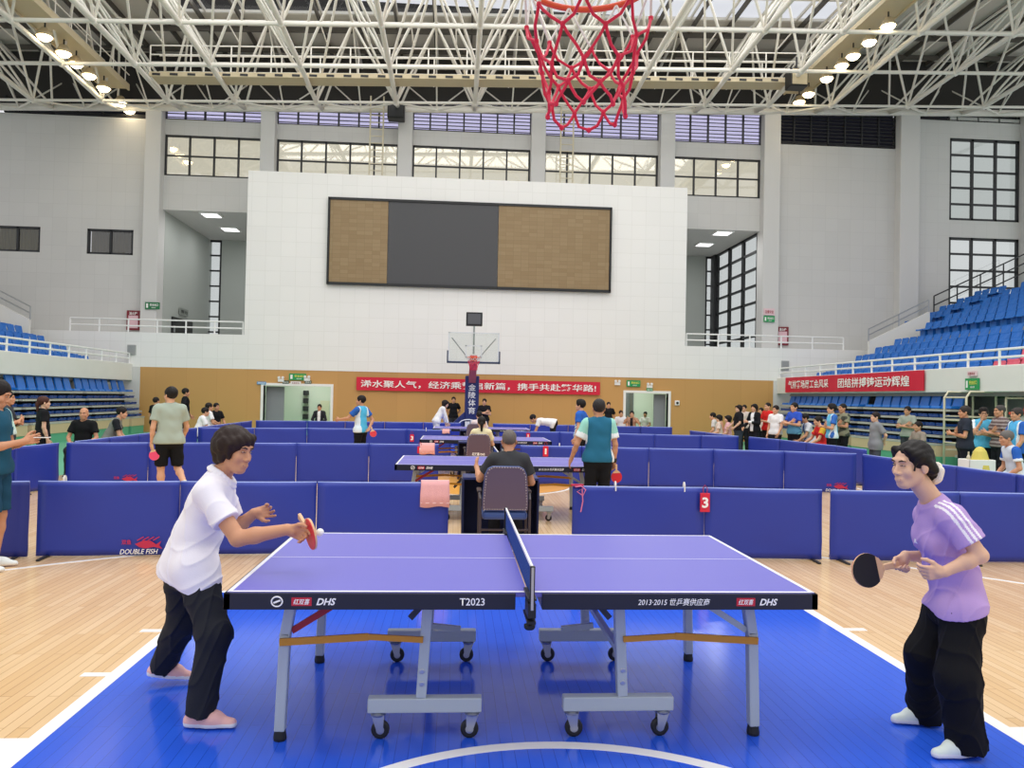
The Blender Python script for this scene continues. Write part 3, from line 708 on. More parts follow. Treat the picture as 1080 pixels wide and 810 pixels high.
# ------------------------------------------------------------------ basketball hoops
M_rim = mat('orange_rim', 'E2532B', .35); M_net = mat('red_net_cord', 'E01F4A', .55); M_netw = mat('white_net_cord', 'EDE9E6', .6)
def hoop(origin, facing, label, label2, full):
    t = thing('basketball_stand' if full else 'basketball_hoop', label, 'basketball hoop', origin, facing)
    hz = 3.05 if full else 0
    ringp = [(.228*math.cos(a*PI/24), .228*math.sin(a*PI/24), hz) for a in range(48)]
    rim = MB().tube(ringp, .0095 if full else .011, 10, closed=True)
    rim.box(-.09, .09, .2, .36, hz-.02, hz+.02).box(-.12, .12, .34, .37, hz-.12, hz+.06)
    r = rim.build('rim', M_rim, t, smooth=False)
    N = 8 if not full else 8
    tz = [0, -.155, -.245, -.33, -.405, -.47] if not full else [0, -.12, -.21, -.30, -.38, -.45]; tr = [.222, .205, .175, .150, .130, .128]
    rr = random.Random(3)
    nodes = []
    for k in range(6):
        nodes.append([Vector((tr[k]*math.cos(2*PI*(j+.5*(k % 2)+.2)/N), tr[k]*math.sin(2*PI*(j+.5*(k % 2)+.2)/N), hz+tz[k]+rr.uniform(-.012, .012)*(k > 0))) for j in range(N)])
    up, lo = MB(), MB(); cord = .0052 if not full else .007
    for k in range(5):
        for j in range(N):
            for dj in ((0, -1) if k % 2 == 0 else (0, 1)):
                a, b = nodes[k][j], nodes[k+1][(j+dj) % N]
                mid = (a+b)/2+Vector((rr.uniform(-1, 1), rr.uniform(-1, 1), -1.2))*.012*(k > 0)
                (up if k == 0 else lo).tube([a, (a*2+mid)/3+Vector((0, 0, -.004)), mid, (b*2+mid)/3, b], cord*(.8 if k == 0 else 1), 6, cap=False)
    for k in range(1, 6):
        for j in range(N): lo.lathe([(.002, -.010), (.008, -.005), (.008, .005), (.002, .010)], nodes[k][j], n=6)
    a = up.build('net_top', M_netw, t, smooth=True); a['label'] = 'white upper cords of the net'
    lo.build('net', M_net, t, smooth=True)
    bz = hz-.15
    MB().box(-.9, .9, .375, .39, bz, bz+1.05).build('backboard', glass('board_glass', (.94, .96, .95), .06), t)
    f = MB()
    for x in (-.91, .86): f.box(x, x+.05, .365, .41, bz, bz+1.05)
    f.box(-.91, .91, .365, .41, bz+1.02, bz+1.06).box(-.91, .91, .365, .41, bz, bz+.04)
    for x0, x1, z0, z1 in ((-.295, .295, .15, .19), (-.295, .295, .56, .60), (-.295, -.255, .15, .6), (.255, .295, .15, .6)): f.box(x0, x1, .366, .375, bz+z0, bz+z1)
    f.build('board_frame', mat('pale_board_frame', 'D8DCDD', .4), t)
    p = MB().box(-.95, .95, .355, .43, bz-.05, bz+.02).box(-.95, -.90, .355, .43, bz-.05, bz+.40).box(.90, .95, .355, .43, bz-.05, bz+.40)
    p.build('edge_padding', mat('dark_slate_padding', '2C3A57', .5), t, bevel=.01)
    if not full: return t
    a = MB(); a.bar((0, .41, 3.0), (0, 2.0, 2.25), .26, .34)
    a2 = MB()
    for s in (-1, 1): a2.bar((s*.78, .41, 3.75), (s*.1, 1.0, 2.95), .025, .03)
    a.build('support_arm', mat('pink_red_steel', 'D06A74', .45), t); a2.build('board_braces', M_steel, t)
    m = MB(); m.prism([(-.26, 1.75, .55), (-.26, 2.25, .55), (-.26, 2.25, 2.45), (-.26, 1.75, 2.45)], (.52, 0, 0)).prism([(-.26, 1.72, 1.1), (-.26, 1.72, .3), (-.95, 1.72, .3), (-.95, 1.72, .42)], (0, .55, 0))
    m.build('mast', M_navy, t, bevel=.03)
    b = MB(); b.prism([(-.5, 1.5, .02), (-.5, 4.0, .02), (-.5, 4.0, .75), (-.5, 2.0, .45), (-.5, 1.5, .36)], (1.0, 0, 0)); b.build('base', M_navy, t, bevel=.04)
    for i, ch in enumerate('金陵体育'):
        text(ch, .27, .25, (0, 1.735, 2.02-.29*i), (1, 0, 0), (0, 0, 1), M_white2, parent=t, bold=.01)
    e = MB(); V = []
    for q in range(24): V.append((-.12+.34*math.cos(q*PI/12), 1.71, .64+.17*math.sin(q*PI/12)))
    e.tube(V, .022, 6, closed=True); e.box(-.24, -.06, 1.69, 1.71, .52, .74).box(-.03, .06, 1.69, 1.71, .52, .8)
    e.build('emblem', M_white2, t)
    MB().tube([(0, .6, 3.2), (0, .5, 4.2)], .035, 8).build('clock_pole', M_steel, t)
    k = MB().box(-.29, .29, .36, .62, 4.2, 4.68).build('shot_clock', M_black, t, bevel=.02)
    MB().box(-.23, .23, .35, .36, 4.26, 4.62).build('clock_face', mat('clock_face_grey', '55565A', .35), k)
    return t
hoop((AX-.05, HOOP+.08, 3.075), PI, 'orange basketball rim with red net hanging in front of the roof trusses', '', False)
hoop((AX+.14, 2*MID-HOOP, 0), 0, 'basketball stand with navy mast and shot clock in front of the wood wall', '', True)
# ------------------------------------------------------------------ table-tennis tables
HX, HY, TZT = 1.37, .7625, .76
M_mark = mat('white_table_line', 'EDEDF4', .4)
def tt_table(label, group=None):
    t = thing('table_tennis_table', label, 'table', (0, 0, 0), 0, group)
    for s in (-1, 1):
        x0, x1 = (-HX, -.006) if s < 0 else (.006, HX)
        b = MB().box(x0, x1, -HY, HY, TZT-.022, TZT)
        e = .0012; xo = s*HX; xi = s*(HX-.02)
        b.box(x0, x1, -HY, -HY+.02, TZT, TZT+e, 1).box(x0, x1, HY-.02, HY, TZT, TZT+e, 1).box(min(xo, xi), max(xo, xi), -HY, HY, TZT, TZT+e, 1).box(x0, x1, -.0022, .0022, TZT, TZT+e, 1)
        top = b.build('tabletop', [M_tabletop, M_mark], t)
        a = MB(); z0, z1 = TZT-.078, TZT-.004; xe = s*(HX+.012); xg = s*.062; w = .02
        q0, q1 = min(xe, xg), max(xe, xg)
        a.box(q0, q1, -HY-.012, -HY+w, z0, z1).box(q0, q1, HY-w, HY+.012, z0, z1)
        a.box(min(xe, xe-s*.03), max(xe, xe-s*.03), -HY-.012, HY+.012, z0, z1).box(min(xg, xg+s*.03), max(xg, xg+s*.03), -HY, HY, z0, z1-.02)
        ap = a.build('apron', M_apron, t, bevel=.002)
        # end legs: kinked square tube with rubber foot
        for sy in (-1, 1):
            y = sy*.545; f = MB(); xk, xf, xt = s*1.125, s*1.165, s*1.12
            f.bar((xt, y, z0), (s*1.15, y, .5), .055, .05, up=(1, 0, 0)).bar((s*1.15, y, .515), (xf, y, .045), .055, .05, up=(1, 0, 0))
            lg = f.build('leg', M_legs, t, bevel=.006)
            MB().lathe([(.03, 0), (.032, .012), (.026, .05)], (xf, y, 0), n=12).build('rubber_foot', M_rubber, lg)
            # ochre spring bar from the end leg to the castor post
            MB().bar((s*1.17, y-.035, .475), (s*.75, y-.035, .50), .012, .034).bar((s*.75, y-.035, .50), (s*.49, y-.035, .485), .012, .028).build('spring_bar', M_yellow, t)
            MB().bar((s*1.12, y-.0, .52), (s*.86, y-.0, z0), .02, .03).build('diagonal_brace', M_red if (s < 0 and sy < 0) else M_legs, t)
            p = MB(); p.bar((s*.47, y-.06*0, z0), (s*.495, y, .2), .05, .055, up=(0, 1, 0)).lathe([(.014, -.031), (.014, .0)], (s*.492, y, .33), 'Y', 10, 1).lathe([(.014, -.031), (.014, .0)], (s*.492, y, .27), 'Y', 10, 1)
            p.build('castor_post', [M_legs, M_steel], t, bevel=.005)
            cb = MB().box(min(s*.20, s*.75), max(s*.20, s*.75), y-.03, y+.03, .13, .20).build('castor_beam', M_legs, t, bevel=.006)
            for k, xc in enumerate((s*.245, s*.70)):
                c = MB(); wr = .044
                c.lathe([(.012, -.014), (.036, -.014), (wr, -.008), (wr, .008), (.036, .014), (.012, .014)], (xc+.012*(1-2*k)*s, y, wr), 'Y', 18, 0)
                c.lathe([(.004, -.017), (.02, -.016), (.02, .016), (.004, .017)], (xc+.012*(1-2*k)*s, y, wr), 'Y', 12, 1)
                xq = xc+.012*(1-2*k)*s
                for dy in (-.022, .022): c.prism([(xc-.03, y+dy-.002, .118), (xc+.03, y+dy-.002, .118), (xq+.014, y+dy-.002, .036), (xq-.014, y+dy-.002, .036)], (0, .004, 0), 1)
                c.lathe([(.034, .112), (.038, .12), (.02, .132)], (xc, y, 0), n=12, mi=1)
                c.build('castor', [M_rubber, M_steel], cb)
        MB().bar((s*.49, -.545, .40), (s*.49, .545, .40), .03, .03).bar((s*.30, .25, .09+.2), (s*.49, .25, .31), .03, .03).build('cross_bar', M_legs, t)
        MB().bar((s*.30, .3, z0), (s*.60, .3, .34), .022, .035).build('fold_strut', mat('dark_strut', '4C4F57', .4), t)
        # lettering along the front edge
        yf = -HY-.0125; zc = TZT-.041
        if s < 0:
            text('T2023', .115, .034, (-.262, yf, zc), X1, (0, 0, 1), M_white2, parent=ap, lift=.0015, bold=.012)
            g = MB(); g.tube([(-1.145+.024*math.cos(a*PI/10), yf, zc+.022*math.sin(a*PI/10)) for a in range(20)], .0035, 5, closed=True)
            g.bar((-1.16, yf, zc-.006), (-1.13, yf, zc+.006), .003, .008); g.build('ring_mark', M_white2, ap)
            lx = (-1.035, -.925)
        else:
            text('2013·2015 世乒赛供应商', .345, .034, (.685, yf, zc), X1, (0, 0, 1), M_white2, parent=ap, lift=.0015, bold=.008, shear=.2)
            lx = (1.03, 1.14)
        MB().box(lx[0]-.045, lx[0]+.045, yf-.001, yf, zc-.019, zc+.019).build('red_mark', mat('logo_red', 'C41F35', .4), ap)
        text('红双喜', .074, .026, (lx[0], yf-.0015, zc), X1, (0, 0, 1), M_white2, parent=ap, lift=.001, bold=.012, shear=.25)
        text('DHS', .088, .032, (lx[1], yf, zc), X1, (0, 0, 1), M_white2, parent=ap, lift=.0015, bold=.03, shear=.3)
    return t
M_netblue = mat('blue_net_mesh', '24478F', .7)
def tt_net(label, group=None):
    t = thing('table_tennis_net', label, 'net', (0, 0, TZT), 0, group)
    y0 = HY+.1525; b = MB()
    for k in range(107): y = -y0+2*y0*k/106; b.box(-.0011, .0011, y-.0013, y+.0013, .004, .142)
    for k in range(11): z = .004+.0138*k; b.box(-.0009, .0009, -y0, y0, z-.0013, z+.0013)
    b.build('net_mesh', M_netblue, t)
    MB().box(-.005, .005, -y0, y0, .138, .1525).build('net_tape', M_whitepl, t)
    for s in (-1, 1):
        p = MB(); p.box(-.011, .011, s*y0-.011, s*y0+.011, -.05, .1535)
        if s < 0: p.box(-.006, .006, s*y0-.0125, s*y0-.011, -.04, .15, 1)
        p.box(-.02, .02, min(s*(HY-.05), s*(y0+.01)), max(s*(HY-.05), s*(y0+.01)), .0015, .012).box(-.018, .018, min(s*(HY+.013), s*(y0+.012)), max(s*(HY+.013), s*(y0+.012)), -.075, -.012)
        p.box(-.02, .02, min(s*(HY-.05), s*(y0)), max(s*(HY-.05), s*(y0)), -.105, -.092)
        po = p.build('net_post', [M_black, M_steel], t, bevel=.002)
        MB().lathe([(.008, -.13), (.008, -.09)], (0, s*(HY+.07), 0), n=8).lathe([(.02, -.15), (.026, -.142), (.026, -.128), (.012, -.122)], (0, s*(HY+.07), 0), n=12).build('clamp_screw', M_rubber, po)
    return t
TAB = [(.357, 4.370), (.60, 11.05), (.65, 17.0), (.75, 22.6)]
TL = ['large blue table-tennis table in front, between the two playing women', 'blue table-tennis table behind the seated umpire in the charcoal tee', 'blue table-tennis table behind the umpire with the ponytail', 'farthest blue table-tennis table, nearest the basketball stand']
NL = ['blue net across the large front table', 'net on the table behind the umpire in the charcoal tee', 'net on the table behind the umpire with the ponytail', 'net on the farthest table by the basketball stand']
for i, (x, y) in enumerate(TAB):
    a = tt_table(TL[0], 'table-tennis tables') if i == 0 else copy_tree(first_t)
    n = tt_net(NL[0], 'table-tennis nets') if i == 0 else copy_tree(first_n)
    if i == 0: first_t, first_n = a, n
    a.location = (x, y, .0075 if i == 0 else .004); n.location = (x, y, TZT+(.0075 if i == 0 else .004))
    a['label'] = TL[i]; n['label'] = NL[i]

# ------------------------------------------------------------------ barriers round the courts
M_fish = mat('fish_red', 'C7284F', .5); M_edgepipe = mat('barrier_top_highlight', '8FA0DC', .5)  # pale tone of the barrier top tubes is a painted edge highlight
def barrier(a, b, label, group, logo=0, dark=False):
    a, b = Vector((a[0], a[1], 0)), Vector((b[0], b[1], 0)); L = (b-a).length-.012; d = (b-a).normalized()
    rz = math.atan2(d.y, d.x); t = thing('barrier_panel', label, 'barrier', (a+b)/2, rz, group)
    h = L/2; N = 14; V = []; F = []; rr = random.Random(int(a.x*100)+int(a.y*37))
    p1, p2 = rr.uniform(0, 6), rr.uniform(.004, .011)
    ZS = (.015, .08, .2, .4, .6, .70, .745)
    for sgn in (-1, 1):
        for i in range(N+1):
            for z in ZS:
                sag = p2*math.sin(i/N*7+p1+z*3)*(1 if .05 < z < .72 else .2)+.006*math.sin(z*30+i*.9+p1)*(z < .25)
                V.append((-h+2*h*i/N, sgn*.017+sag, z-(.004*math.sin(i/N*PI) if z > .7 else 0)))
    K = len(ZS); S = (N+1)*K
    for s in (0, 1):
        for i in range(N):
            for k in range(K-1):
                o = s*S+i*K+k; q = (o, o+K, o+K+1, o+1); F.append(q if s == 0 else q[::-1])
    for i in range(N): F += [(i*K+K-1, (i+1)*K+K-1, S+(i+1)*K+K-1, S+i*K+K-1), (i*K, S+i*K, S+(i+1)*K, (i+1)*K)]
    for k in range(K-1): F += [(k, k+1, S+k+1, S+k), (N*K+k, S+N*K+k, S+N*K+k+1, N*K+k+1)]
    cl = MB().add(V, F).build('vinyl_cover', M_barrierdark if dark else M_barrier, t, smooth=True)
    MB().tube([(-h, 0, .745), (-h/2, 0, .742), (0, 0, .741), (h/2, 0, .742), (h, 0, .745)], .012, 6).build('top_tube', M_edgepipe, t, smooth=True)
    for s in (-1, 1):
        MB().bar((s*(h-.10), -.22, .012), (s*(h-.10), .22, .012), .03, .02).build('foot', M_dark, t)
    if logo:
        xl = h-.36; yl = -.04
        f = MB(); fx = xl+.06
        f.prism([(fx-.10, yl, .13), (fx-.02, yl, .165), (fx+.05, yl, .16), (fx+.1, yl, .125), (fx+.15, yl, .16), (fx+.13, yl, .115), (fx+.16, yl, .08), (fx+.08, yl, .10), (fx, yl, .085), (fx-.06, yl, .1)], (0, -.004, 0))
        for k in range(4): f.bar((fx-.08+k*.05, yl, .165), (fx-.02+k*.05, yl, .20), .004, .010)
        f.build('fish_emblem', M_fish, cl); text('双鱼', .09, .05, (xl-.12, yl, .15), X1, (0, 0, 1), M_fish, parent=cl, bold=.02)
        text('DOUBLE FISH', .36, .05, (xl, yl, .055), X1, (0, 0, 1), M_white2, parent=cl, bold=.012, shear=.25)
    return t
def row(pts, desc, group, logos=(), darks=(), frm='counted from the wall-window side'):
    o = ['first', 'second', 'third', 'fourth', 'fifth', 'sixth', 'seventh', 'eighth', 'ninth']
    for i in range(len(pts)-1):
        barrier(pts[i], pts[i+1], 'blue barrier panel, %s %s' % (o[i], desc), group, i in logos, i in darks)
g = 'barriers round the courts'
row([(-5.5, 7.72), (-4.16, 7.98)], 'and only one directly behind the man with the phone', g, darks=(0,))
row([(-4.10, 8.0), (-2.77, 8.12), (-1.42, 8.22), (-.05, 8.32)], 'of three in the front row behind the woman in white', g, (0,))
row([(1.24, 8.12), (2.66, 8.12), (3.92, 8.04)], 'of two in the front row bearing the tag 3', g)
row([(4.0, 8.02), (5.4, 7.97), (6.8, 7.92)], 'of two in the front row behind the woman in lilac', g, (1,))
row([(-7.05, 10.0), (-6.92, 11.3), (-6.80, 12.55), (-6.68, 13.66)], 'nearest of the side row by the woman in black uniform', g)
row([(-6.58, 13.71), (-5.35, 14.04), (-4.09, 14.36), (-2.9, 14.53), (-1.6, 14.70), (-.3, 14.8)], 'in the second row, counted from the grey-green tee man', g, (0,))
row([(1.25, 14.85), (2.45, 14.9), (3.70, 14.62), (4.96, 14.60), (6.24, 14.36), (7.48, 14.0)], 'in the second row, counted from the ponytail umpire to the crowd', g, (4,))
row([(7.75, 9.0), (7.74, 10.2), (7.68, 11.4), (7.62, 12.6), (7.52, 13.85)], 'nearest of the side row behind the woman in lilac', g)
row([(-6.62, 14.1), (-6.60, 15.4), (-6.58, 16.7), (-6.56, 18.0), (-6.54, 19.3), (-6.5, 20.1)], 'nearest of the middle side row by the raglan tee man', g)
row([(-6.46, 20.2), (-5.16, 20.45), (-3.91, 20.9), (-2.6, 21.05), (-1.3, 21.2), (-.1, 21.2)], 'in the third row, counted from the side row inwards', g)
row([(1.55, 21.2), (2.85, 21.1), (4.1, 20.9), (5.35, 20.55), (6.6, 20.45), (7.6, 20.38)], 'in the third row, counted from the far umpire to the crowd', g)
row([(8.38, 15.3), (8.36, 16.5), (8.22, 17.7), (8.10, 18.9), (7.82, 20.2)], 'nearest of the side row under the crowd in light blue', g)
row([(-6.55, 20.4), (-6.55, 21.7), (-6.55, 23.0), (-6.55, 24.3), (-6.55, 25.6)], 'nearest of the far side row before the pair in white', g)
row([(-6.5, 25.9), (-4.92, 26.3), (-3.7, 26.5), (-2.4, 26.7), (-1.1, 26.9), (.2, 27.0)], 'in the last row, counted from the pale room doorway', g)
row([(1.3, 27.0), (2.6, 26.9), (3.9, 26.7), (5.2, 26.5), (6.4, 26.5), (7.5, 26.45)], 'in the last row, counted from the basketball stand outwards', g)
row([(7.58, 20.42), (7.5, 21.4), (7.42, 22.6), (7.3, 23.75)], 'nearest of the short side row under the black blouse woman', g)

# ------------------------------------------------------------------ umpires' desks and chairs
M_leather = mat('purple_grey_leather', '5F5164', .5); M_leather2 = mat('blue_leather', '35508F', .45); M_cloth = mat('navy_desk_cloth', '17224F', .75, var=.06, vscale=6)
def desk(x, y, label):
    t = thing('umpire_desk', label, 'desk', (x, y, .004), 0, 'umpire desks')
    MB().box(-.43, .43, -.22, .22, .73, .755).build('top', mat('desk_top', '24306A', .5), t)
    c = MB(); n = 10
    c.box(-.43, -.415, -.22, .22, .0, .73).box(.415, .43, -.22, .22, .0, .73).box(-.43, .43, .2, .215, .0, .73)
    for k in range(n): c.tube([(-.43+.006, -.2+.4*k/(n-1), 0), (-.43, -.2+.4*k/(n-1), .7)], .012, 6).tube([(.424, -.2+.4*k/(n-1), 0), (.43, -.2+.4*k/(n-1), .7)], .012, 6)
    c.build('cloth_skirt', M_cloth, t)
    return t
def chair(x, y, label, rear=None):
    t = thing('umpire_chair', label, 'chair', (x, y, .004), 0, 'umpire chairs')
    bk = MB(); W0, W1 = .235, .205; V = []
    prof = [(-W0, .50), (-W0, .60), (-W1-.012, .86), (-W1+.02, .93), (-W1+.07, .955), (W1-.07, .955), (W1-.02, .93), (W1+.012, .86), (W0, .60), (W0, .50)]
    bk.prism([(a, -.22-(z-.5)*.14, z) for a, z in prof], (0, .018, 0), 0).prism([(a*1.015, -.20-(z-.5)*.14, z*1.004) for a, z in prof], (0, .055, 0), 1)
    b = bk.build('backrest', [M_leather, M_leather2], t, bevel=.012)
    s = MB()
    for i in range(len(prof)-1):
        a, c = Vector((prof[i][0]*.93, 0, prof[i][1]*.985+.008)), Vector((prof[i+1][0]*.93, 0, prof[i+1][1]*.985+.008)); k = max(1, int((c-a).length/.026))
        for j in range(k):
            q = a.lerp(c, j/k); s.lathe([(.001, -.006), (.005, -.003), (.005, .001)], (q.x, -.222-(q.z-.5)*.14, q.z), 'Y', 6)
    for j in range(17): s.lathe([(.001, -.006), (.005, -.003), (.005, .001)], (-.21+.02625*j, -.222, .512), 'Y', 6)
    s.build('studs', mat('pale_studs', 'CFC8C4', .3, .6), b)
    MB().box(-.235, .235, -.2, .25, .40, .485).build('seat', M_leather2, t, bevel=.03)
    for sx in (-1, 1):
        MB().tube([(sx*.255, -.21, .0), (sx*.255, -.21, .62), (sx*.262, -.1, .66), (sx*.262, .2, .66), (sx*.255, .22, .60), (sx*.255, .22, 0)], .013, 8).build('arm_frame', mat('dark_chair_frame', '3A2E33', .4), t)
        MB().box(sx*.262-.025, sx*.262+.025, -.08, .2, .665, .69).build('armrest', mat('dark_chair_frame', '3A2E33', .4), t, bevel=.008)
    MB().tube([(-.25, -.21, .30), (.25, -.21, .30)], .011, 6).tube([(-.25, .2, .36), (.25, .2, .36)], .011, 6).build('stretcher', mat('dark_chair_frame', '3A2E33', .4), t)
    if rear: text(rear, .24, .06, (0, -.232, .58), X1, (0, 0, 1), M_white2, parent=b, bold=.03)
    return t
desk(.53, 9.0, 'navy cloth-covered desk of the umpire in the charcoal tee'); chair(.53, 8.22, 'studded purple-grey chair with blue rim, of the umpire in the charcoal tee')
desk(.50, 15.85, 'navy cloth-covered desk of the umpire with the ponytail'); chair(.45, 14.95, 'grey-purple chair with white print, of the umpire with the ponytail', '红双喜 DHS')
desk(.56, 21.35, 'navy desk of the farthest umpire'); chair(.52, 20.55, 'grey chair of the farthest umpire in the pale top')
t = thing('paper_sheet', 'white score sheet on the navy desk of the umpire in the charcoal tee', 'paper', (.80, 8.92, .76)); MB().box(-.10, .10, -.13, .13, 0, .004).build('sheet', M_whitepl, t); MB().box(-.08, .08, .06, .1, .004, .0045).build('printed_heading', mat('print_grey', '8A8C94', .6), t)

# ------------------------------------------------------------------ small things on the barriers and courts
M_towel = mat('pink_towel', 'F3B5B4', .9, bump=.3, bscale=120)
def towel(x, y, w, h, label, rz=.05, z=.757):
    V = []; N = 12
    t = thing('towel', label, 'towel', (x, y, z), rz, 'pink towels')
    path = [(-.034-.008, -h), (-.034, -h*.5), (-.032, -.04), (-.02, .006), (0, .012), (.02, .006), (.032, -.04), (.034, -h*.4)]
    F = []
    for lay in (0, .008):
        for i in range(N+1):
            for k, (py, pz) in enumerate(path):
                wv = .007*math.sin(i*1.1)*(1 if pz < -.05 else .15); n = -1 if k < 4 else 1
                V.append(((-.5+i/N)*w*(1+.04*(pz < -.1)), py+n*lay+n*abs(wv), pz+(lay if abs(py) < .03 else 0)-.008*math.sin(i*.6)*(k == 0)))
    K = len(path); S = (N+1)*K
    for i in range(N):
        for k in range(K-1):
            o = i*K+k; F += [(o, o+K, o+K+1, o+1), (S+o, S+o+1, S+o+K+1, S+o+K)]
    for i in range(N): F += [(i*K, S+i*K, S+(i+1)*K, (i+1)*K), (i*K+K-1, (i+1)*K+K-1, S+(i+1)*K+K-1, S+i*K+K-1)]
    for k in range(K-1): F += [(k, k+1, S+k+1, S+k), (N*K+k, S+N*K+k, S+N*K+k+1, N*K+k+1)]
    MB().add(V, F).build('towel_cloth', M_towel, t, smooth=True)
    MB().box(-w*.5, w*.5, -.052, -.046, -h*.86, -h*.82).build('woven_stripe', mat('pale_pink_stripe', 'F8CFCB', .9), t)
towel(-.20, 8.31, .30, .26, 'pink towel hung over the front row barrier beside the umpire chair')
towel(-.52, 14.79, .28, .19, 'pink towel hung over the second row barrier before the ponytail umpire')
towel(-.25, 21.2, .2, .1, 'small pink towel over the third row barrier by the far umpire')
def tag_card(px, py, Y, num, label, h=.20, w=.105):
    c = P(px, py, Y=Y); t = thing('number_tag', label, 'tag', tuple(c), 0, 'red number tags')
    MB().box(-w/2, w/2, -.006, .006, -h/2, h/2).build('card', mat('red_card', 'D81E3E', .4), t, bevel=.004)
    text(num, h*(.34 if num != '1' else .16), h*.56, (0, -.0065, -.0), X1, (0, 0, 1), M_white2, parent=t, bold=.0 if num == '1' else .03)
    MB().tube([(-.02, 0, h/2), (-.025, .0, h/2+.05), (0, .005, h/2+.085), (.025, 0, h/2+.05), (.02, 0, h/2)], .004, 6).build('cord', mat('red_cord', 'B01734', .5), t)
    return t
tag_card(743.5, 530, 8.06, '3', 'red card with a white 3 hung on the front row barrier')
tag_card(575.5, 476, 14.82, '1', 'red card with a white 1 on the second row barrier past the charcoal-tee umpire')
tag_card(434.5, 462, 21.1, '3', 'red card on the third row barrier beside the far table end')
tag_card(443, 474.5, 14.75, '1', 'red card on the second row barrier above the pink towel', .13)
tag_card(557, 460, 21.1, '1', 'red card on the third row barrier below the bending man', .16)
M_peg = mat('white_peg', 'F0EEE8', .5)
for px, py, Y, lab in ((649, 511, 8.12, 'pale clothes peg on the front row barrier behind the teal shirt'), (721.5, 512.5, 8.12, 'pale clothes peg on the front row barrier next to the tag 3'), (590, 470, 14.9, 'pale clothes peg on the second row barrier by the boy in blue'), (449.5, 451, 21.2, 'pale clothes peg on the third row barrier near the woman leaning over'), (68.5, 505.5, 8.05, 'pale clothes peg on the front row barrier near the phone man')):
    c = P(px, py, Y=Y); t = thing('clothes_peg', lab, 'peg', (c[0], Y, .757), 0, 'clothes pegs')
    for s in (-1, 1): MB().prism([(-.006, s*.022, -.05), (-.006, s*.03, -.05), (-.006, s*.03, .02), (-.006, s*.012, .05), (-.006, s*.004, .05)], (.012, 0, 0)).build('peg_half', M_peg, t)
c = P(612, 520, Y=8.1); t = thing('paddle_cord', 'pink and white cord hanging from the front row barrier corner', 'cord', (c[0], 8.09, .75))
MB().tube([(-.06, -.03, .0), (0, -.035, .01), (.05, -.035, -.03), (.02, -.04, -.09), (-.04, -.035, -.05), (.01, -.04, -.02), (.02, -.04, -.15), (0, -.04, -.26)], .007, 6).build('string', mat('pink_cord', 'D9779B', .6), t); MB().box(-.10, .03, -.02, .02, .008, .025).build('clip', M_fish, t)
# balls
def ball(c, label):
    t = thing('table_tennis_ball', label, 'ball', tuple(c-np.array((0, 0, .02))), 0, 'table-tennis balls')
    pr = [(.02*math.sin(PI*k/10)+1e-5, .02-.02*math.cos(PI*k/10)) for k in range(11)]
    MB().lathe(pr, (0, 0, 0), n=18).build('shell', mat('white_ball', 'F6F4F0', .35), t, smooth=True)
ball(P(337.5, 561.5, Y=3.98), 'white ball in the air just past the red racket edge')
# rackets
M_blade = mat('racket_wood', 'E0B58A', .5); M_rr = mat('red_rubber', 'D8252F', .45); M_rb = mat('black_rubber_sheet', '0E0E12', .6); M_pink = mat('pink_rubber', 'F0476F', .45)
def racket(label, c, up, nrm, front=None, back=None, s=1):
    "c blade centre, up from handle to tip, nrm out of the front rubber"
    u = Vector(up).normalized(); n = Vector(nrm); n = (n-u*n.dot(u)).normalized(); x = u.cross(n)
    t = thing('table_tennis_racket', label, 'racket', tuple(c), 0, 'rackets in hand')
    m3 = Matrix((x, u, n)).transposed().to_4x4(); t.rotation_euler = m3.to_euler()
    out = [(.075*s*math.sin(a)*(1-.06*max(0, -math.cos(a))), .079*s*math.cos(a)) for a in [2*PI*k/28 for k in range(28)]]
    poly = [p for p in out if p[1] > -.062*s]; i0 = next(i for i, p in enumerate(out) if p[1] <= -.062*s)
    flat = out[:i0]+[(.045*s, -.066*s), (.016*s, -.085*s), (-.016*s, -.085*s), (-.045*s, -.066*s)]+[p for p in out[i0:] if p[1] > -.062*s]
    MB().prism([(a, b, -.003) for a, b in flat], (0, 0, .006)).build('blade', M_blade, t)
    for sg, m, nm in ((1, front or M_rr, 'front_rubber'), (-1, back or M_rb, 'back_rubber')):
        MB().prism([(a*.985, b*.985, sg*.003) for a, b in out if b > -.058*s], (0, 0, sg*.004)).build(nm, m, t)
    MB().prism([(-.013*s, -.08*s, -.009), (.013*s, -.08*s, -.009), (.016*s, -.165*s, -.009), (-.016*s, -.165*s, -.009)], (0, 0, .018)).build('handle', M_blade, t, bevel=.005)
    return t
# white crate with a yellow floor sign behind the front side barrier
c = P(1030, 492, Y=13.0); t = thing('white_crate', 'white plastic crate holding yellow things behind the side barrier by the seated man', 'crate', (c[0], 13.0, .55))
cr = MB(); cr.box(-.24, .24, -.16, .16, 0, .02).box(-.24, -.22, -.16, .16, 0, .2).box(.22, .24, -.16, .16, 0, .2).box(-.24, .24, -.16, -.14, 0, .2).box(-.24, .24, .14, .16, 0, .2)
cr.build('box', M_whitepl, t, bevel=.01); MB().lathe([(.18, .02), (.17, .1), (.10, .34), (.06, .40), (.02, .42)], (.06, 0, 0), n=10).build('yellow_bag', mat('yellow_bag', 'DCCB62', .6), t)
MB().lathe([(.03, .02), (.03, .24), (.012, .28), (.012, .33)], (-.15, 0, 0), n=10).build('bottle', M_cream, t)
t2 = thing('small_stool', 'low grey stool under the white plastic crate', 'stool', (c[0], 13.0, .004)); MB().box(-.2, .2, -.16, .16, .5, .545).build('seat', M_edge, t2)
for sx in (-1, 1):
    for sy in (-1, 1): MB().bar((sx*.17, sy*.13, 0), (sx*.15, sy*.11, .5), .03, .03).build('leg', M_edge, t2)
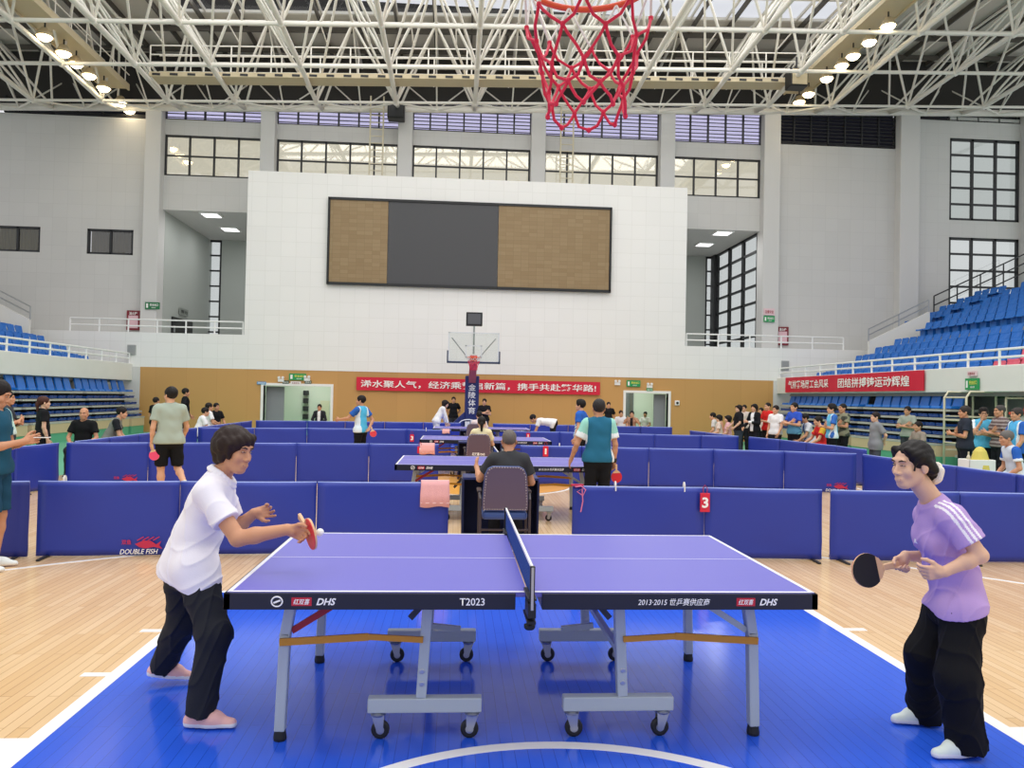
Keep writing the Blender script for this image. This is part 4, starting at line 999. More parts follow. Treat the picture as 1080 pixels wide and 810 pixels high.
# ------------------------------------------------------------------ people: signed-distance body builder
def A(*v): return np.array(v, dtype=float)
def nrm(v): return v/(np.linalg.norm(v)+1e-9)
def lerp(a, b, t): return a+(b-a)*t
class Sdf:
    def __init__(s): s.p = []; s.cuts = []; s.sub = []; s.noise = None
    def cap(s, a, b, ra, rb, k=.02, flat=None, cut=False):
        s.p.append(('c', np.asarray(a, float), np.asarray(b, float), ra, rb, k, flat, cut)); return s
    def ell(s, c, R, r, k=.02):
        s.p.append(('e', np.asarray(c, float), np.asarray(R, float), np.asarray(r, float), 0, k, None, False)); return s
    def minus(s, c, R, r, k=.008):
        s.sub.append(('e', np.asarray(c, float), np.asarray(R, float), np.asarray(r, float), 0, k, None, False)); return s
    def plane(s, p, n): s.cuts.append((np.asarray(p, float), nrm(np.asarray(n, float)))); return s
    @staticmethod
    def bounds(q):
        if q[0] == 'c':
            r = max(q[3], q[4]); return np.minimum(q[1], q[2])-r, np.maximum(q[1], q[2])+r
        r = np.sqrt(((q[2]*q[3][:, None])**2).sum(0)); return q[1]-r, q[1]+r
    @staticmethod
    def dist(q, p):
        if q[0] == 'c':
            a, b = q[1], q[2]; pa = p-a
            if q[6] is not None:
                w, f = q[6]; pa = pa+(pa@w)[..., None]*(1/f-1)*w; ba = b-a; ba = ba+(ba@w)*(1/f-1)*w
            else: ba = b-a
            h = np.clip((pa@ba)/(ba@ba+1e-12), 0, 1)
            d = np.sqrt(((pa-h[..., None]*ba)**2).sum(-1))-(q[3]+(q[4]-q[3])*h)
            if q[7]: d = np.maximum(d, (p-b)@nrm(b-a))
            return d
        l = (p-q[1])@q[2].T; k0 = np.sqrt(((l/q[3])**2).sum(-1)); k1 = np.sqrt(((l/q[3]**2)**2).sum(-1))
        return k0*(k0-1)/(k1+1e-9)
    def net(s, vox):
        bl = [s.bounds(q) for q in s.p]
        lo = np.min([b[0] for b in bl], 0)-2.5*vox; hi = np.max([b[1] for b in bl], 0)+2.5*vox
        n = np.ceil((hi-lo)/vox).astype(int)+1
        D = np.full(n, .08)
        ax = [lo[i]+vox*np.arange(n[i]) for i in range(3)]
        def region(q, mg):
            b = s.bounds(q); i0 = np.maximum(0, np.floor((b[0]-mg-lo)/vox).astype(int)); i1 = np.minimum(n, np.ceil((b[1]+mg-lo)/vox).astype(int)+1)
            sl = tuple(slice(i0[i], i1[i]) for i in range(3))
            g = np.stack(np.meshgrid(*[ax[i][sl[i]] for i in range(3)], indexing='ij'), -1); return sl, g
        for q in s.p:
            sl, g = region(q, q[5]+2*vox)
            if g.size == 0: continue
            d = s.dist(q, g); o = D[sl]; k = q[5]
            h = np.clip(.5+.5*(o-d)/k, 0, 1); D[sl] = o*(1-h)+d*h-k*h*(1-h)
        for q in s.sub:
            sl, g = region(q, q[5]+2*vox)
            if g.size == 0: continue
            d = -s.dist(q, g); o = D[sl]; k = q[5]
            h = np.clip(.5-.5*(o-d)/k, 0, 1); D[sl] = o*(1-h)+d*h+k*h*(1-h)
        if s.cuts or s.noise:
            g = np.stack(np.meshgrid(*ax, indexing='ij'), -1)
            if s.noise: D = D+s.noise(g)
            for p0, nn in s.cuts: D = np.maximum(D, (g-p0)@nn)
        D[0], D[-1], D[:, 0], D[:, -1], D[:, :, 0], D[:, :, -1] = (.05,)*6
        ins = D < 0
        c = np.zeros(n-1, int)
        for a in (0, 1):
            for b in (0, 1):
                for e in (0, 1): c += ins[a:n[0]-1+a, b:n[1]-1+b, e:n[2]-1+e]
        act = (c > 0) & (c < 8); I = np.argwhere(act)
        if len(I) == 0: return np.zeros((0, 3)), np.zeros((0, 4), int)
        idx = np.full(n-1, -1); idx[act] = np.arange(len(I))
        cor = [(a, b, e) for a in (0, 1) for b in (0, 1) for e in (0, 1)]
        val = {q: D[I[:, 0]+q[0], I[:, 1]+q[1], I[:, 2]+q[2]] for q in cor}
        S = np.zeros((len(I), 3)); cnt = np.zeros(len(I))
        for q in cor:
            for x in range(3):
                if q[x] == 0:
                    r = list(q); r[x] = 1; va, vb = val[q], val[tuple(r)]; m = (va < 0) != (vb < 0)
                    t = np.where(m, va/(va-vb+1e-12), 0); pt = np.tile(np.array(q, float), (len(I), 1)); pt[:, x] = t
                    S += pt*m[:, None]; cnt += m
        V = lo+(I+S/cnt[:, None])*vox
        F = []
        for x in range(3):
            y, z = (x+1) % 3, (x+2) % 3
            s0 = [slice(None)]*3; s1 = [slice(None)]*3; s0[x] = slice(0, -1); s1[x] = slice(1, None)
            df = ins[tuple(s0)] != ins[tuple(s1)]; E = np.argwhere(df)
            E = E[(E[:, y] > 0) & (E[:, z] > 0) & (E[:, y] < n[y]-1) & (E[:, z] < n[z]-1)]
            if len(E) == 0: continue
            q = []
            for dy, dz in ((-1, -1), (0, -1), (0, 0), (-1, 0)):
                e = E.copy(); e[:, y] += dy; e[:, z] += dz; q.append(idx[e[:, 0], e[:, 1], e[:, 2]])
            q = np.stack(q, 1); fl = ins[E[:, 0], E[:, 1], E[:, 2]]
            q = np.where(fl[:, None], q, q[:, ::-1]); F.append(q[(q >= 0).all(1)])
        return V, np.concatenate(F) if F else np.zeros((0, 4), int)
def mesh_of(name, pieces, mats, parent, base, paint=None):
    "pieces: (V, F, material index); one mesh object"
    Vs, Fs, Ms, o = [], [], [], 0
    for V, F, mi in pieces:
        if len(F) == 0: continue
        Vs.append(V); Fs.append(F+o); o += len(V)
        Ms.append(paint(V[F].mean(1)) if (paint is not None and mi == 0) else np.full(len(F), mi))
    V = np.concatenate(Vs)-base; F = np.concatenate(Fs); Mi = np.concatenate(Ms).astype(np.int32)
    me = bpy.data.meshes.new(name); me.vertices.add(len(V)); me.vertices.foreach_set('co', V.astype(np.float32).ravel())
    me.loops.add(F.size); me.loops.foreach_set('vertex_index', F.astype(np.int32).ravel())
    me.polygons.add(len(F)); me.polygons.foreach_set('loop_start', np.arange(0, F.size, 4, dtype=np.int32))
    for m in mats: me.materials.append(m)
    me.polygons.foreach_set('material_index', Mi); me.polygons.foreach_set('use_smooth', np.ones(len(F), dtype=bool))
    me.update(calc_edges=True); me.validate()
    ob = bpy.data.objects.new(name, me); COL.objects.link(ob)
    if parent: ob.parent = parent
    return ob

SKIN = {'a': 'DBA684', 'b': 'CC9472', 'c': 'E0B496', 'd': 'C68E6A'}
def skin(k): return mat('skin_'+k, SKIN[k], .5, spec=.35, var=.05, vscale=14)
M_eyew = mat('eye_white', 'C9BDB2', .5); M_eye = mat('eye_dark', '1C1410', .25); M_brow = mat('eyebrow_hair', '2B211D', .8)
def lips(k): return mat('lips_'+k, {'a': 'B87468', 'b': 'A86A5C', 'c': 'BC7A70', 'd': '9A5447'}[k], .45)
M_tread = mat('shoe_sole_white', 'EFEDE8', .5)

def hand(S, w, f, pn, th, curl, s=1.0, k=.006, spread=.06):
    "wrist w, finger direction f, palm faces pn, thumb on side th"
    f = nrm(f); th = nrm(th-f*(th@f)); pn = nrm(pn-f*(pn@f)-th*(pn@th))
    c = curl if isinstance(curl, (list, tuple)) else [curl]*4
    kn = w+f*.085*s
    S.cap(w, w+f*.03*s, .026*s, .028*s, .012)
    for i in range(4):
        o = (.031-.0205*i)*s
        S.cap(w+f*.025*s+th*o*.7, kn+th*o-f*.004*i*s, .0135*s, .0115*s, .010)
    for i in range(4):
        o = (.031-.0205*i)*s; L = (.072, .080, .073, .057)[i]*s; p = kn+th*o-f*.004*i*s; d = nrm(f+th*spread*(1.5-i))
        ang = 0
        for j, (q, cc) in enumerate(((.45, .85), (.31, 1.0), (.24, .7))):
            ang += c[i]*cc; e = p+(d*math.cos(ang)+pn*math.sin(ang))*L*q
            S.cap(p, e, (.0092-.001*j)*s, (.0084-.001*j)*s, k); p = e
    tb = w+f*.028*s+th*.026*s; cm = sum(c)/4
    d1 = nrm(f*.75+th*.75+pn*.25); d2 = nrm(f*.95+th*.25*(1-cm)+pn*(.2+.6*cm))
    m1 = tb+d1*.038*s; m2 = m1+nrm(d1+d2)*.030*s; m3 = m2+d2*.024*s
    S.cap(tb-d1*.01*s, m1, .0145*s, .0115*s, .010).cap(m1, m2, .0112*s, .0098*s, k).cap(m2, m3, .0098*s, .008*s, k)
def head_sdf(S, c, R, s, female=False, k=1.0, full=True):
    "R rows: right, forward, up"
    r, f, u = R; g = lambda x, y, z: c+(r*x+f*y+u*z)*s
    fm = .94 if female else 1
    S.ell(g(0, -.017, .032), R, A(.074, .094, .086)*s, .02)
    S.ell(g(0, .022, -.035), R, A(.060*fm, .066, .078)*s, .022)
    S.ell(g(0, .060, -.094), R, A(.025*fm, .024, .022)*s, .028)
    for e in (-1, 1):
        S.cap(g(e*.055*fm, -.005, -.05), g(e*.022, .052, -.098), .016*s, .014*s, .024)
        S.ell(g(e*.040, .058, -.028), R, A(.022, .020, .024)*s, .02)
        S.ell(g(e*.078, -.012, -.012), np.array([nrm(r+f*e*.35), nrm(f-r*e*.35), u]), A(.009, .019, .031)*s, .006)
        if full:
            S.ell(g(e*.013, .092, -.036), R, A(.010, .010, .008)*s, .006)
            S.minus(g(e*.031, .104, .008), R, A(.018, .020, .012)*s, .012)
    S.cap(g(0, .080, .012), g(0, .101, -.030), .0085*s, .0108*s, .012)
    S.cap(g(-.035, .076, .030), g(.035, .076, .030), .011*s, .011*s, .016)
    S.ell(g(0, .080, -.067), R, A(.026, .016, .017)*s, .012)
def face_bits(c, R, s, sk, vox=.0025, lipc=True, squint=1.0):
    r, f, u = R; g = lambda x, y, z: c+(r*x+f*y+u*z)*s; out = []
    for e in (-1, 1):
        Re = np.array([nrm(r-f*e*.35), nrm(f+r*e*.35), u])
        q = Sdf().ell(g(e*.031, .0815, .007), Re, A(.0120, .0066, .0050*squint)*s, .001); out.append((*q.net(vox), 1))
        q = Sdf().ell(g(e*.031, .0845, .007), Re, A(.0062, .006, .0058*squint)*s, .001); out.append((*q.net(vox), 2))
        q = Sdf().cap(g(e*.018, .0865, .0125*squint), g(e*.046, .077, .012*squint), .0022*s, .0018*s, .001); out.append((*q.net(vox), 2))
        q = Sdf().cap(g(e*.016, .0895, .026), g(e*.033, .0875, .031), .0036*s, .0042*s, .003).cap(g(e*.033, .0875, .031), g(e*.049, .076, .027), .004*s, .0025*s, .003); out.append((*q.net(vox), 3))
    if lipc:
        q = Sdf().cap(g(-.019, .0880, -.0665), g(.019, .0880, -.0665), .0040*s, .0040*s, .004).cap(g(-.013, .0875, -.0740), g(.013, .0875, -.0740), .0050*s, .0050*s, .003); out.append((*q.net(vox), 4))
    return out
def hair_sdf(c, R, s, style):
    r, f, u = R; g = lambda x, y, z: c+(r*x+f*y+u*z)*s; H = Sdf()
    if style in ('short', 'crop', 'tall', 'recede'):
        t = {'short': .010, 'crop': .004, 'tall': .016, 'recede': .006}[style]
        H.ell(g(0, -.022, .038), R, A(.076+t, .096+t, .084+t*1.3)*s, .01)
        if style == 'tall': H.ell(g(0, .015, .098), R, A(.062, .066, .036)*s, .03)
        fz = {'short': .0, 'crop': .005, 'tall': -.005, 'recede': .03}[style]
        H.minus(g(0, .115, -.035+fz), R, A(.085, .088, .094)*s, .012)
        for e in (-1, 1): H.minus(g(e*.10, .015, -.055), R, A(.05, .038, .055)*s, .01)
        H.plane(g(0, 0, -.058), -u)
    elif style in ('bob', 'pony', 'bun', 'long'):
        H.ell(g(0, -.024, .040), R, A(.088, .110, .094)*s, .02)
        if style in ('bob', 'long'):
            zl = -.075 if style == 'bob' else -.20
            for e in (-1, 1): H.cap(g(e*.070, -.018, .03), g(e*.066, -.025, zl), .030*s, .024*s, .03)
            H.cap(g(0, -.095, .02), g(0, -.085, zl-.0), .045*s, .034*s, .04).cap(g(.05, -.07, 0), g(.045, -.07, zl), .035*s, .03*s, .03).cap(g(-.05, -.07, 0), g(-.045, -.07, zl), .035*s, .03*s, .03)
            H.cap(g(-.055, .058, .078), g(.03, .082, .066), .020*s, .022*s, .025).cap(g(.03, .082, .066), g(.068, .045, .02), .020*s, .014*s, .02)
        else:
            H.plane(g(0, 0, -.075), -u)
        H.minus(g(0, .125, -.035), R, A(.078, .080, .092)*s, .012)
        if style in ('pony', 'bun'):
            for e in (-1, 1): H.minus(g(e*.10, .02, -.06), R, A(.05, .035, .052)*s, .01)
            H.cap(g(0, -.09, -.02), g(0, -.12, -.045), .035*s, .032*s, .03)
        if style == 'pony': H.cuts.clear(); H.cap(g(0, -.12, -.02), g(0, -.115, -.16), .034*s, .022*s, .02)
        if style == 'bun': H.cuts.clear(); H.ell(g(0, -.128, -.052), R, A(.042, .036, .040)*s, .02)
    fr = 90/s
    H.noise = lambda p: .0022*s*np.sin((p@r)*fr*2.1+np.sin((p@u)*fr*.5)*1.5)*np.sin((p@f)*fr*1.1+(p@u)*fr*.3)
    return H

def build_person(name, label, J, sp, base, s=1.0, hi=False):
    """J: joints in world space (pel chest neck head, sl sr el er wl wr, hl hr kl kr al ar, tl tr toe dirs, hf head forward, hu head up)
    sp: clothing and looks"""
    t = thing('person', label, 'person', tuple(base), 0, sp.get('group'))
    base = np.asarray(base, float)
    sk = skin(sp.get('skin', 'a')); wide = sp.get('wide', 1.0)
    vb, vh, vd = (.0045, .0035, .0035) if hi else ((.016, .0085, .0065) if sp.get('far') else (.013, .007, .0055))
    pel, ch, nk, hd = J['pel'], J['chest'], J['neck'], J['head']
    right = nrm(J['sr']-J['sl']); up = nrm(ch-pel); right = nrm(right-up*(right@up)); fwd = np.cross(up, right)
    pr = nrm(J['hr']-J['hl']); 
    pfw = np.cross(nrm(ch-pel), pr); pfw = nrm(pfw)
    hf = nrm(J['hf']); hu = nrm(J['hu']-hf*(J['hu']@hf)); hr = np.cross(hf, hu); R = np.array([hr, hf, hu])
    hs = s*sp.get('headsize', 1.0)
    waist = lerp(pel, ch, .45)
    fl = (fwd, .72)
    def torso(S, o, belly=0):
        S.cap(J['hl'], J['hr'], (.088+o)*s*wide, (.088+o)*s*wide, .03)
        S.cap(pel, waist, (.128+o)*s*wide, (.120+o+belly)*s*wide, .05, (pfw, .74))
        S.cap(waist, ch, (.120+o+belly)*s*wide, (.142+o)*s*wide, .05, fl)
        S.cap(lerp(J['sl'], J['sr'], .12), lerp(J['sr'], J['sl'], .12), (.052+o*.8)*s, (.052+o*.8)*s, .05)
        S.cap(ch, lerp(ch, nk, .7), (.12+o*.6)*s*wide, (.075+o*.5)*s, .05, (fwd, .75))
        for e in ('sl', 'sr'): S.cap(lerp(nk, ch, .1), lerp(J[e], nk, .15), (.044+o*.6)*s, (.045+o*.6)*s, .04)
        if sp.get('bust'):
            for e in (-1, 1): S.ell(ch+right*e*.065*s+fwd*(.078+o*.6)*s-up*.02*s, np.array([right, fwd, up]), A(.052, .034, .055)*s, .05)
    # ---- body skin
    Bd = Sdf(); torso(Bd, -.014)
    Bd.cap(nk, hd-hu*.055*hs-hf*.012*hs, .054*s*wide**.5, .052*hs, .025)
    for e in 'lr':
        a, b, c = J['s'+e], J['e'+e], J['w'+e]; m = sp.get('arm', 1.0)
        Bd.cap(a, b, .046*s*m, .037*s*m, .03).cap(lerp(b, c, -.0), lerp(b, c, .35), .037*s*m, .036*s*m, .015).cap(lerp(b, c, .35), c, .036*s*m, .026*s*m, .02)
        a, b, c = J['h'+e], J['k'+e], J['a'+e]
        Bd.cap(a, b, .082*s*wide, .052*s, .03).cap(b, lerp(b, c, .3), .052*s, .052*s, .02).cap(lerp(b, c, .3), c, .052*s, .035*s, .03)
        Bd.cap(c-A(0, 0, .02*s), c+J['t'+e]*.12*s-A(0, 0, .042*s), .026*s, .018*s, .02)
    Hh, Hd = (Bd, Bd) if hi else (Sdf(), Sdf())
    if not hi: Hd.cap(lerp(nk, hd, .35), hd-hu*.055*hs-hf*.012*hs, .050*s*wide**.5, .050*hs, .02)
    head_sdf(Hd, hd, R, hs, sp.get('female', False))
    for e, sg in (('l', -1), ('r', 1)):
        w, el = J['w'+e], J['e'+e]; f = nrm(w-el)
        if 'hf'+e in J: f = nrm(J['hf'+e])
        th = J.get('th'+e)
        if th is None:
            th = fwd if abs(fwd@f) < .8 else up
            if abs(f@A(0, 0, 1)) < .6: th = A(0, 0, 1)
        th = nrm(th-f*(th@f)); pn = J.get('pn'+e)
        if pn is None: pn = np.cross(f, th)*(-sg)
        if not hi: Hh.cap(lerp(w, el, .25), w, .028*s, .0255*s, .012)
        hand(Hh, w, f, pn, th, sp.get('curl'+e, .35), s*(.94 if sp.get('female') else 1.0), spread=sp.get('spread'+e, .05))
    pcs = [(*Bd.net(vb), 0)]
    if not hi: pcs += [(*Hd.net(vh), 0), (*Hh.net(vd), 0)]
    pcs += face_bits(hd, R, hs, sk, .0022 if hi else .004, True, sp.get('squint', .8))
    mesh_of('body', pcs, [sk, M_eyew, M_eye, M_brow, lips(sp.get('skin', 'a'))], t, base)
    # ---- hair
    if sp.get('hair') and sp['hair'] != 'bald':
        H = sp['hairfn'](hd, R, hs) if 'hairfn' in sp else hair_sdf(hd, R, hs, sp['hair'])
        mesh_of('hair', [(*H.net(.0036 if hi else .008), 0)], [mat('hair_'+sp.get('haircol', '1D1716'), sp.get('haircol', '1D1716'), .55, spec=.25, bump=.12, bscale=90)], t, base)
    # ---- shirt
    o = .017*sp.get('loose', 1.0)
    Sh = Sdf(); torso(Sh, o, sp.get('belly', 0.0))
    hem = sp.get('hem', -.07)*s
    Sh.cap(J['hl'], J['hr'], (.116+o*.35)*s*wide, (.116+o*.35)*s*wide, .03)
    for e in 'lr': Sh.cap(J['h'+e], lerp(J['h'+e], J['k'+e], .22), (.106+o*.35)*s*wide, (.102+o*.35)*s*wide, .03)
    Sh.cap(waist, pel+nrm(pel-waist)*(.03*s-hem), (.13+o)*s*wide, (.138+o)*s*wide, .05, (lerp(fwd, pfw, .5), .82))
    sl = sp.get('sleeve', .62)
    for e in 'lr':
        a, b, c = J['s'+e], J['e'+e], J['w'+e]
        if sl <= 1: Sh.cap(lerp(a, b, -.02), lerp(a, b, sl), (.054+o*.5)*s, (.057+o*.9)*s, .035, cut=True)
        else: Sh.cap(a, b, (.054+o*.4)*s, (.046+o*.5)*s, .035).cap(b, lerp(b, c, .93), (.046+o*.5)*s, (.034+o*.5)*s, .02, cut=True)
    dn = nrm(pel-waist); Sh.plane(pel+dn*(-hem if hem < 0 else 0)+dn*(0 if hem < 0 else -hem), sp.get('hemdir', dn*.75+A(0, 0, -.25)))
    Sh.minus(lerp(nk, hd, .22)+fwd*.012*s, R, A(.060, .064, .055)*s*sp.get('neckhole', 1.0), .008)
    nz = .0035*s if hi else .004*s
    def folds(p):
        q = p-waist; x, y, z = q@right, q@fwd, q@up
        if hi:
            r1 = 1-np.abs(np.sin(15*z+10*x+2.2*np.sin(10*y+6*x))); r2 = 1-np.abs(np.sin(12*z-13*y+2.5*np.sin(9*x+4*z)+1))
            return -(.0075*r1**4+.0065*r2**4)*np.clip(1.15-2.2*np.abs(z-.0), .35, 1)*sp.get('crease', 1.0)
        return nz*(np.sin(z*38+x*14+np.sin(x*23)*1.2)*np.sin(x*9+y*17+.7)+.6*np.sin(x*31-z*22+y*27))*np.clip(.35+np.abs(z)*1.5, 0, 1)
    Sh.noise = folds
    pt = None
    fr = dict(waist=waist, right=right, fwd=fwd, up=up, J=J, s=s)
    if 'paint' in sp: pt = lambda c: sp['paint'](c, fr)
    mats = [mat('cloth_'+q, q, .8, bump=.08, bscale=160, spec=.2) for q in sp.get('shirt', ['F2F0F2'])]
    shirt = mesh_of(sp.get('shirtname', 'shirt'), [(*Sh.net(vb), 0)], mats, t, base, pt)
    # ---- trousers
    pl = sp.get('legs', 'long'); Tr = Sdf(); po = .014
    Tr.cap(J['hl'], J['hr'], (.096+po)*s*wide, (.096+po)*s*wide, .03).cap(pel, lerp(pel, waist, .55), (.128+po)*s*wide, (.118+po)*s*wide, .05, (pfw, .80))
    for e in 'lr':
        a, b, c = J['h'+e], J['k'+e], J['a'+e]; wl = sp.get('wideleg', 1.0)
        if pl == 'long': Tr.cap(a, b, (.086+po)*s*wide, (.060+po*wl)*s, .04).cap(b, lerp(b, c, sp.get('hemlen', 1.02)), (.060+po*wl)*s, (.044+.018*wl)*s, .04, cut=True)
        else: Tr.cap(a, lerp(a, b, .92), (.084+po)*s*wide, (.074+po)*s, .012, cut=True)
    tn = .004*s
    if hi: Tr.noise = lambda p: -(.0075*(1-np.abs(np.sin(p[..., 2]*17+2.5*np.sin(p[..., 0]*16+p[..., 1]*12))))**3+.006*(1-np.abs(np.sin(p[..., 2]*9-p[..., 0]*22+2*np.sin(p[..., 1]*14))))**4)
    else: Tr.noise = lambda p: tn*(np.sin(p[..., 2]*26+p[..., 0]*20)*np.sin(p[..., 0]*15+p[..., 1]*22+p[..., 2]*7)+.6*np.sin(p[..., 2]*47+p[..., 1]*18))
    Tr.plane(lerp(pel, waist, .62), up)
    mesh_of('shorts' if pl != 'long' else 'trousers', [(*Tr.net(vb), 0)], [mat('cloth_'+sp.get('pants', '1B1C22'), sp.get('pants', '1B1C22'), .8, bump=.08, bscale=160, spec=.2)], t, base)
    # ---- shoes
    for e in 'lr':
        a = J['a'+e]; td = nrm(J['t'+e]); sd = np.cross(td, J.get('fu'+e, A(0, 0, 1))); sd = nrm(sd); uu = np.cross(sd, td)
        f0 = a-uu*.062*s
        Q = Sdf(); heel, toe = f0-td*.045*s, f0+td*.165*s
        Q.cap(heel+uu*.03*s, f0+td*.07*s+uu*.034*s, .036*s, .036*s, .03).cap(f0+td*.07*s+uu*.030*s, toe+uu*.016*s, .036*s, .024*s, .03).cap(a-td*.012*s-uu*.015*s, a-td*.02*s+uu*.004*s, .040*s, .036*s, .02)
        Q.cap(heel+uu*.014*s, f0+td*.05*s+uu*.010*s, .037*s, .036*s, .012).cap(f0+td*.05*s+uu*.010*s, toe+uu*.012*s, .040*s, .026*s, .012)
        Q.cap(a-uu*.012*s, f0+td*.085*s+uu*.036*s, .040*s, .032*s, .03)
        Q.plane(f0-uu*.0, -uu)
        pz = lambda c, f0=f0, uu=uu: (((c-f0)@uu) < .022*s).astype(int)
        mesh_of('shoe', [(*Q.net(.0045 if hi else .012), 0)], [mat('shoe_'+sp.get('shoe', '22242A'), sp.get('shoe', '22242A'), .6), M_tread], t, base, pz)
    return t
# ------------------------------------------------------------------ poses
ARMS = {   # elbow, wrist relative to the shoulder of the right arm in the torso frame (x out, y forward, z up)
    'down': ((.055, -.02, -.28), (.06, .05, -.52)), 'walk': ((.05, -.09, -.27), (.05, -.02, -.51)), 'fwddown': ((.05, .06, -.28), (.04, .20, -.48)),
    'cross': ((.06, .07, -.27), (-.22, .24, -.23)), 'cross2': ((.06, .08, -.27), (-.26, .19, -.18)), 'hips': ((.20, -.06, -.22), (.03, .07, -.37)),
    'reach': ((.05, .18, -.22), (.02, .40, -.30)), 'low': ((.07, .08, -.27), (.05, .26, -.42)), 'phone': ((.03, .05, -.28), (-.09, .27, -.22)),
    'chin': ((.03, .14, -.24), (-.10, .20, -.00)), 'lap': ((.08, .06, -.27), (-.02, .27, -.36)), 'back': ((.10, -.13, -.24), (-.10, -.17, -.42)),
    'hang': ((.02, .16, -.24), (.0, .30, -.44)), 'up': ((.10, .16, -.14), (-.02, .30, .02)), 'type': ((.09, .10, -.25), (.0, .33, -.26)),
    'prop': ((.14, .17, -.22), (.17, .33, -.09)), 'touch': ((.12, .0, -.28), (.17, .12, -.49)),
    'point': ((.12, .16, -.20), (.10, .40, -.23)), 'pocket': ((.12, -.06, -.26), (.05, .04, -.46))}
def pose(h, kind='stand', la='down', ra='down', lean=0, hyaw=0, hpitch=0, male=True, seat=.45, twist=0, step=.0):
    s = h/1.70; J = {}
    sw, hw = (.172, .085) if male else (.152, .088)
    if kind == 'sit':
        pz = (seat+.09)/s; J['pel'] = A(0, -.05, pz)
    else: J['pel'] = A(0, 0, .93)
    p0 = J['pel']; a = math.radians(lean); ct, st = math.cos(a), math.sin(a)
    def tr(v): return p0+A(v[0], v[1]*ct+v[2]*st, -v[1]*st+v[2]*ct)
    J['chest'] = tr(A(0, .005, .36)); J['neck'] = tr(A(0, -.005, .50))
    hl = a*.55; tw = math.radians(twist)
    def tt(v):
        c, q = math.cos(tw), math.sin(tw); return tr(A(v[0]*c-v[1]*q, v[0]*q+v[1]*c, v[2]))
    for e, sg, arm in (('l', -1, la), ('r', 1, ra)):
        sh = A(sg*sw, -.005, .445); J['s'+e] = tt(sh); el, wr = ARMS[arm]
        J['e'+e] = tt(sh+A(sg*el[0], el[1], el[2])); J['w'+e] = tt(sh+A(sg*wr[0], wr[1], wr[2]))
        if arm in ('hang', 'low', 'fwddown', 'down') and abs(lean) > 25:
            J['e'+e] = J['s'+e]+A(sg*.02, .08, -.26); J['w'+e] = J['e'+e]+A(0, .08, -.22)
    y, pt = math.radians(hyaw), math.radians(hpitch)
    f = A(-math.sin(y)*math.cos(pt), math.cos(y)*math.cos(pt), math.sin(pt))
    a2 = a*.45; f = A(f[0], f[1]*math.cos(a2)+f[2]*math.sin(a2), -f[1]*math.sin(a2)+f[2]*math.cos(a2))
    J['hf'] = f; J['hu'] = A(0, math.sin(a2), math.cos(a2)); J['head'] = J['neck']+tr(A(0, .025, .145))-p0 if abs(lean) < 12 else J['neck']+A(0, .03*ct+.145*math.sin(a*.8), .145*math.cos(a*.8))
    for e, sg in (('l', -1), ('r', 1)):
        J['t'+e] = A(sg*.15, 1, 0)
        if kind == 'sit':
            J['h'+e] = p0+A(sg*hw, .02, -.0); J['k'+e] = A(sg*.13, p0[1]+.43, (seat+.05)/s); J['a'+e] = A(sg*.13, p0[1]+.42, .072)
        else:
            J['h'+e] = p0+A(sg*hw, 0, -.02); dy = step*sg
            J['a'+e] = A(sg*.105, dy-.02, .072); J['k'+e] = lerp(J['h'+e], J['a'+e], .51)+A(0, .035, 0)
    if kind == 'walk':
        J['kl'] = A(-.10, .06, .50); J['al'] = A(-.09, .04, .072); J['kr'] = A(.13, .06, .50); J['ar'] = A(.19, -.32, .30); J['tr'] = A(.1, .55, -.8); J['fur'] = A(0, .8, .55)
    pts = [k for k in J if k not in ('hf', 'hu', 'tl', 'tr', 'ful', 'fur')]
    for k in pts: J[k] = J[k]*s
    return J, s
VEC = ('hf', 'hu', 'tl', 'tr', 'ful', 'fur', 'hfl', 'hfr', 'thl', 'thr', 'pnl', 'pnr')
def place(J, base, phi):
    c, q = math.cos(math.radians(phi)), math.sin(math.radians(phi)); Rm = np.array([[c, -q, 0], [q, c, 0], [0, 0, 1]])
    return {k: (Rm@v if k in VEC else Rm@v+base) for k, v in J.items()}
def crowd(px, top, Y, phi, label, sp, kind='stand', z0=.004, hcm=None, **kw):
    "px, top: photo pixel of the head's crown; Y: distance; phi: 0 looks away, 90 towards the curtained-window side, 180 at the camera"
    male = not sp.get('female', False); crown = P(px, top, Y=Y)
    ht = (crown[2]-z0)
    if kind in ('stand', 'walk') and abs(kw.get('lean', 0)) < 12: h = min(1.84, max(1.48, ht-.0))
    else: h = hcm or (1.68 if male else 1.60)
    if kind == 'sit' and 'seat' not in kw: kw['seat'] = max(.30, min(.62, ht-.80*h/1.7*math.cos(math.radians(kw.get('lean', 0)*.8))))
    J, s = pose(h, kind, male=male, **kw)
    W_ = place(J, A(0, 0, 0), phi); off = W_['head']
    base = A(crown[0]-off[0], Y-off[1], z0)
    J = {k: (v if k in VEC else v+base) for k, v in W_.items()}
    sp.setdefault('far', Y > 15); sp.setdefault('headsize', 1.0)
    t = build_person('person', label, J, sp, base, s)
    if kind == 'sit':
        st = thing('stool', 'low stool under ' + sp['who'], 'stool', (J['pel'][0], J['pel'][1], z0), math.radians(phi), 'spectator stools') if sp.get('who') else None
        if st:
            zz = J['pel'][2]-.105*s-z0
            MB().box(-.17, .17, -.14, .17, zz-.035, zz).build('seat', mat('stool_plastic', '6F757C', .5), st, bevel=.01)
            for sx in (-1, 1):
                for sy in (-1, 1): MB().bar((sx*.16, .015+sy*.14, 0), (sx*.13, .015+sy*.11, zz-.03), .03, .03).build('leg', mat('stool_plastic', '6F757C', .5), st)
    return t, J
def gx(f, c): return (c-f['waist'])@f['right']
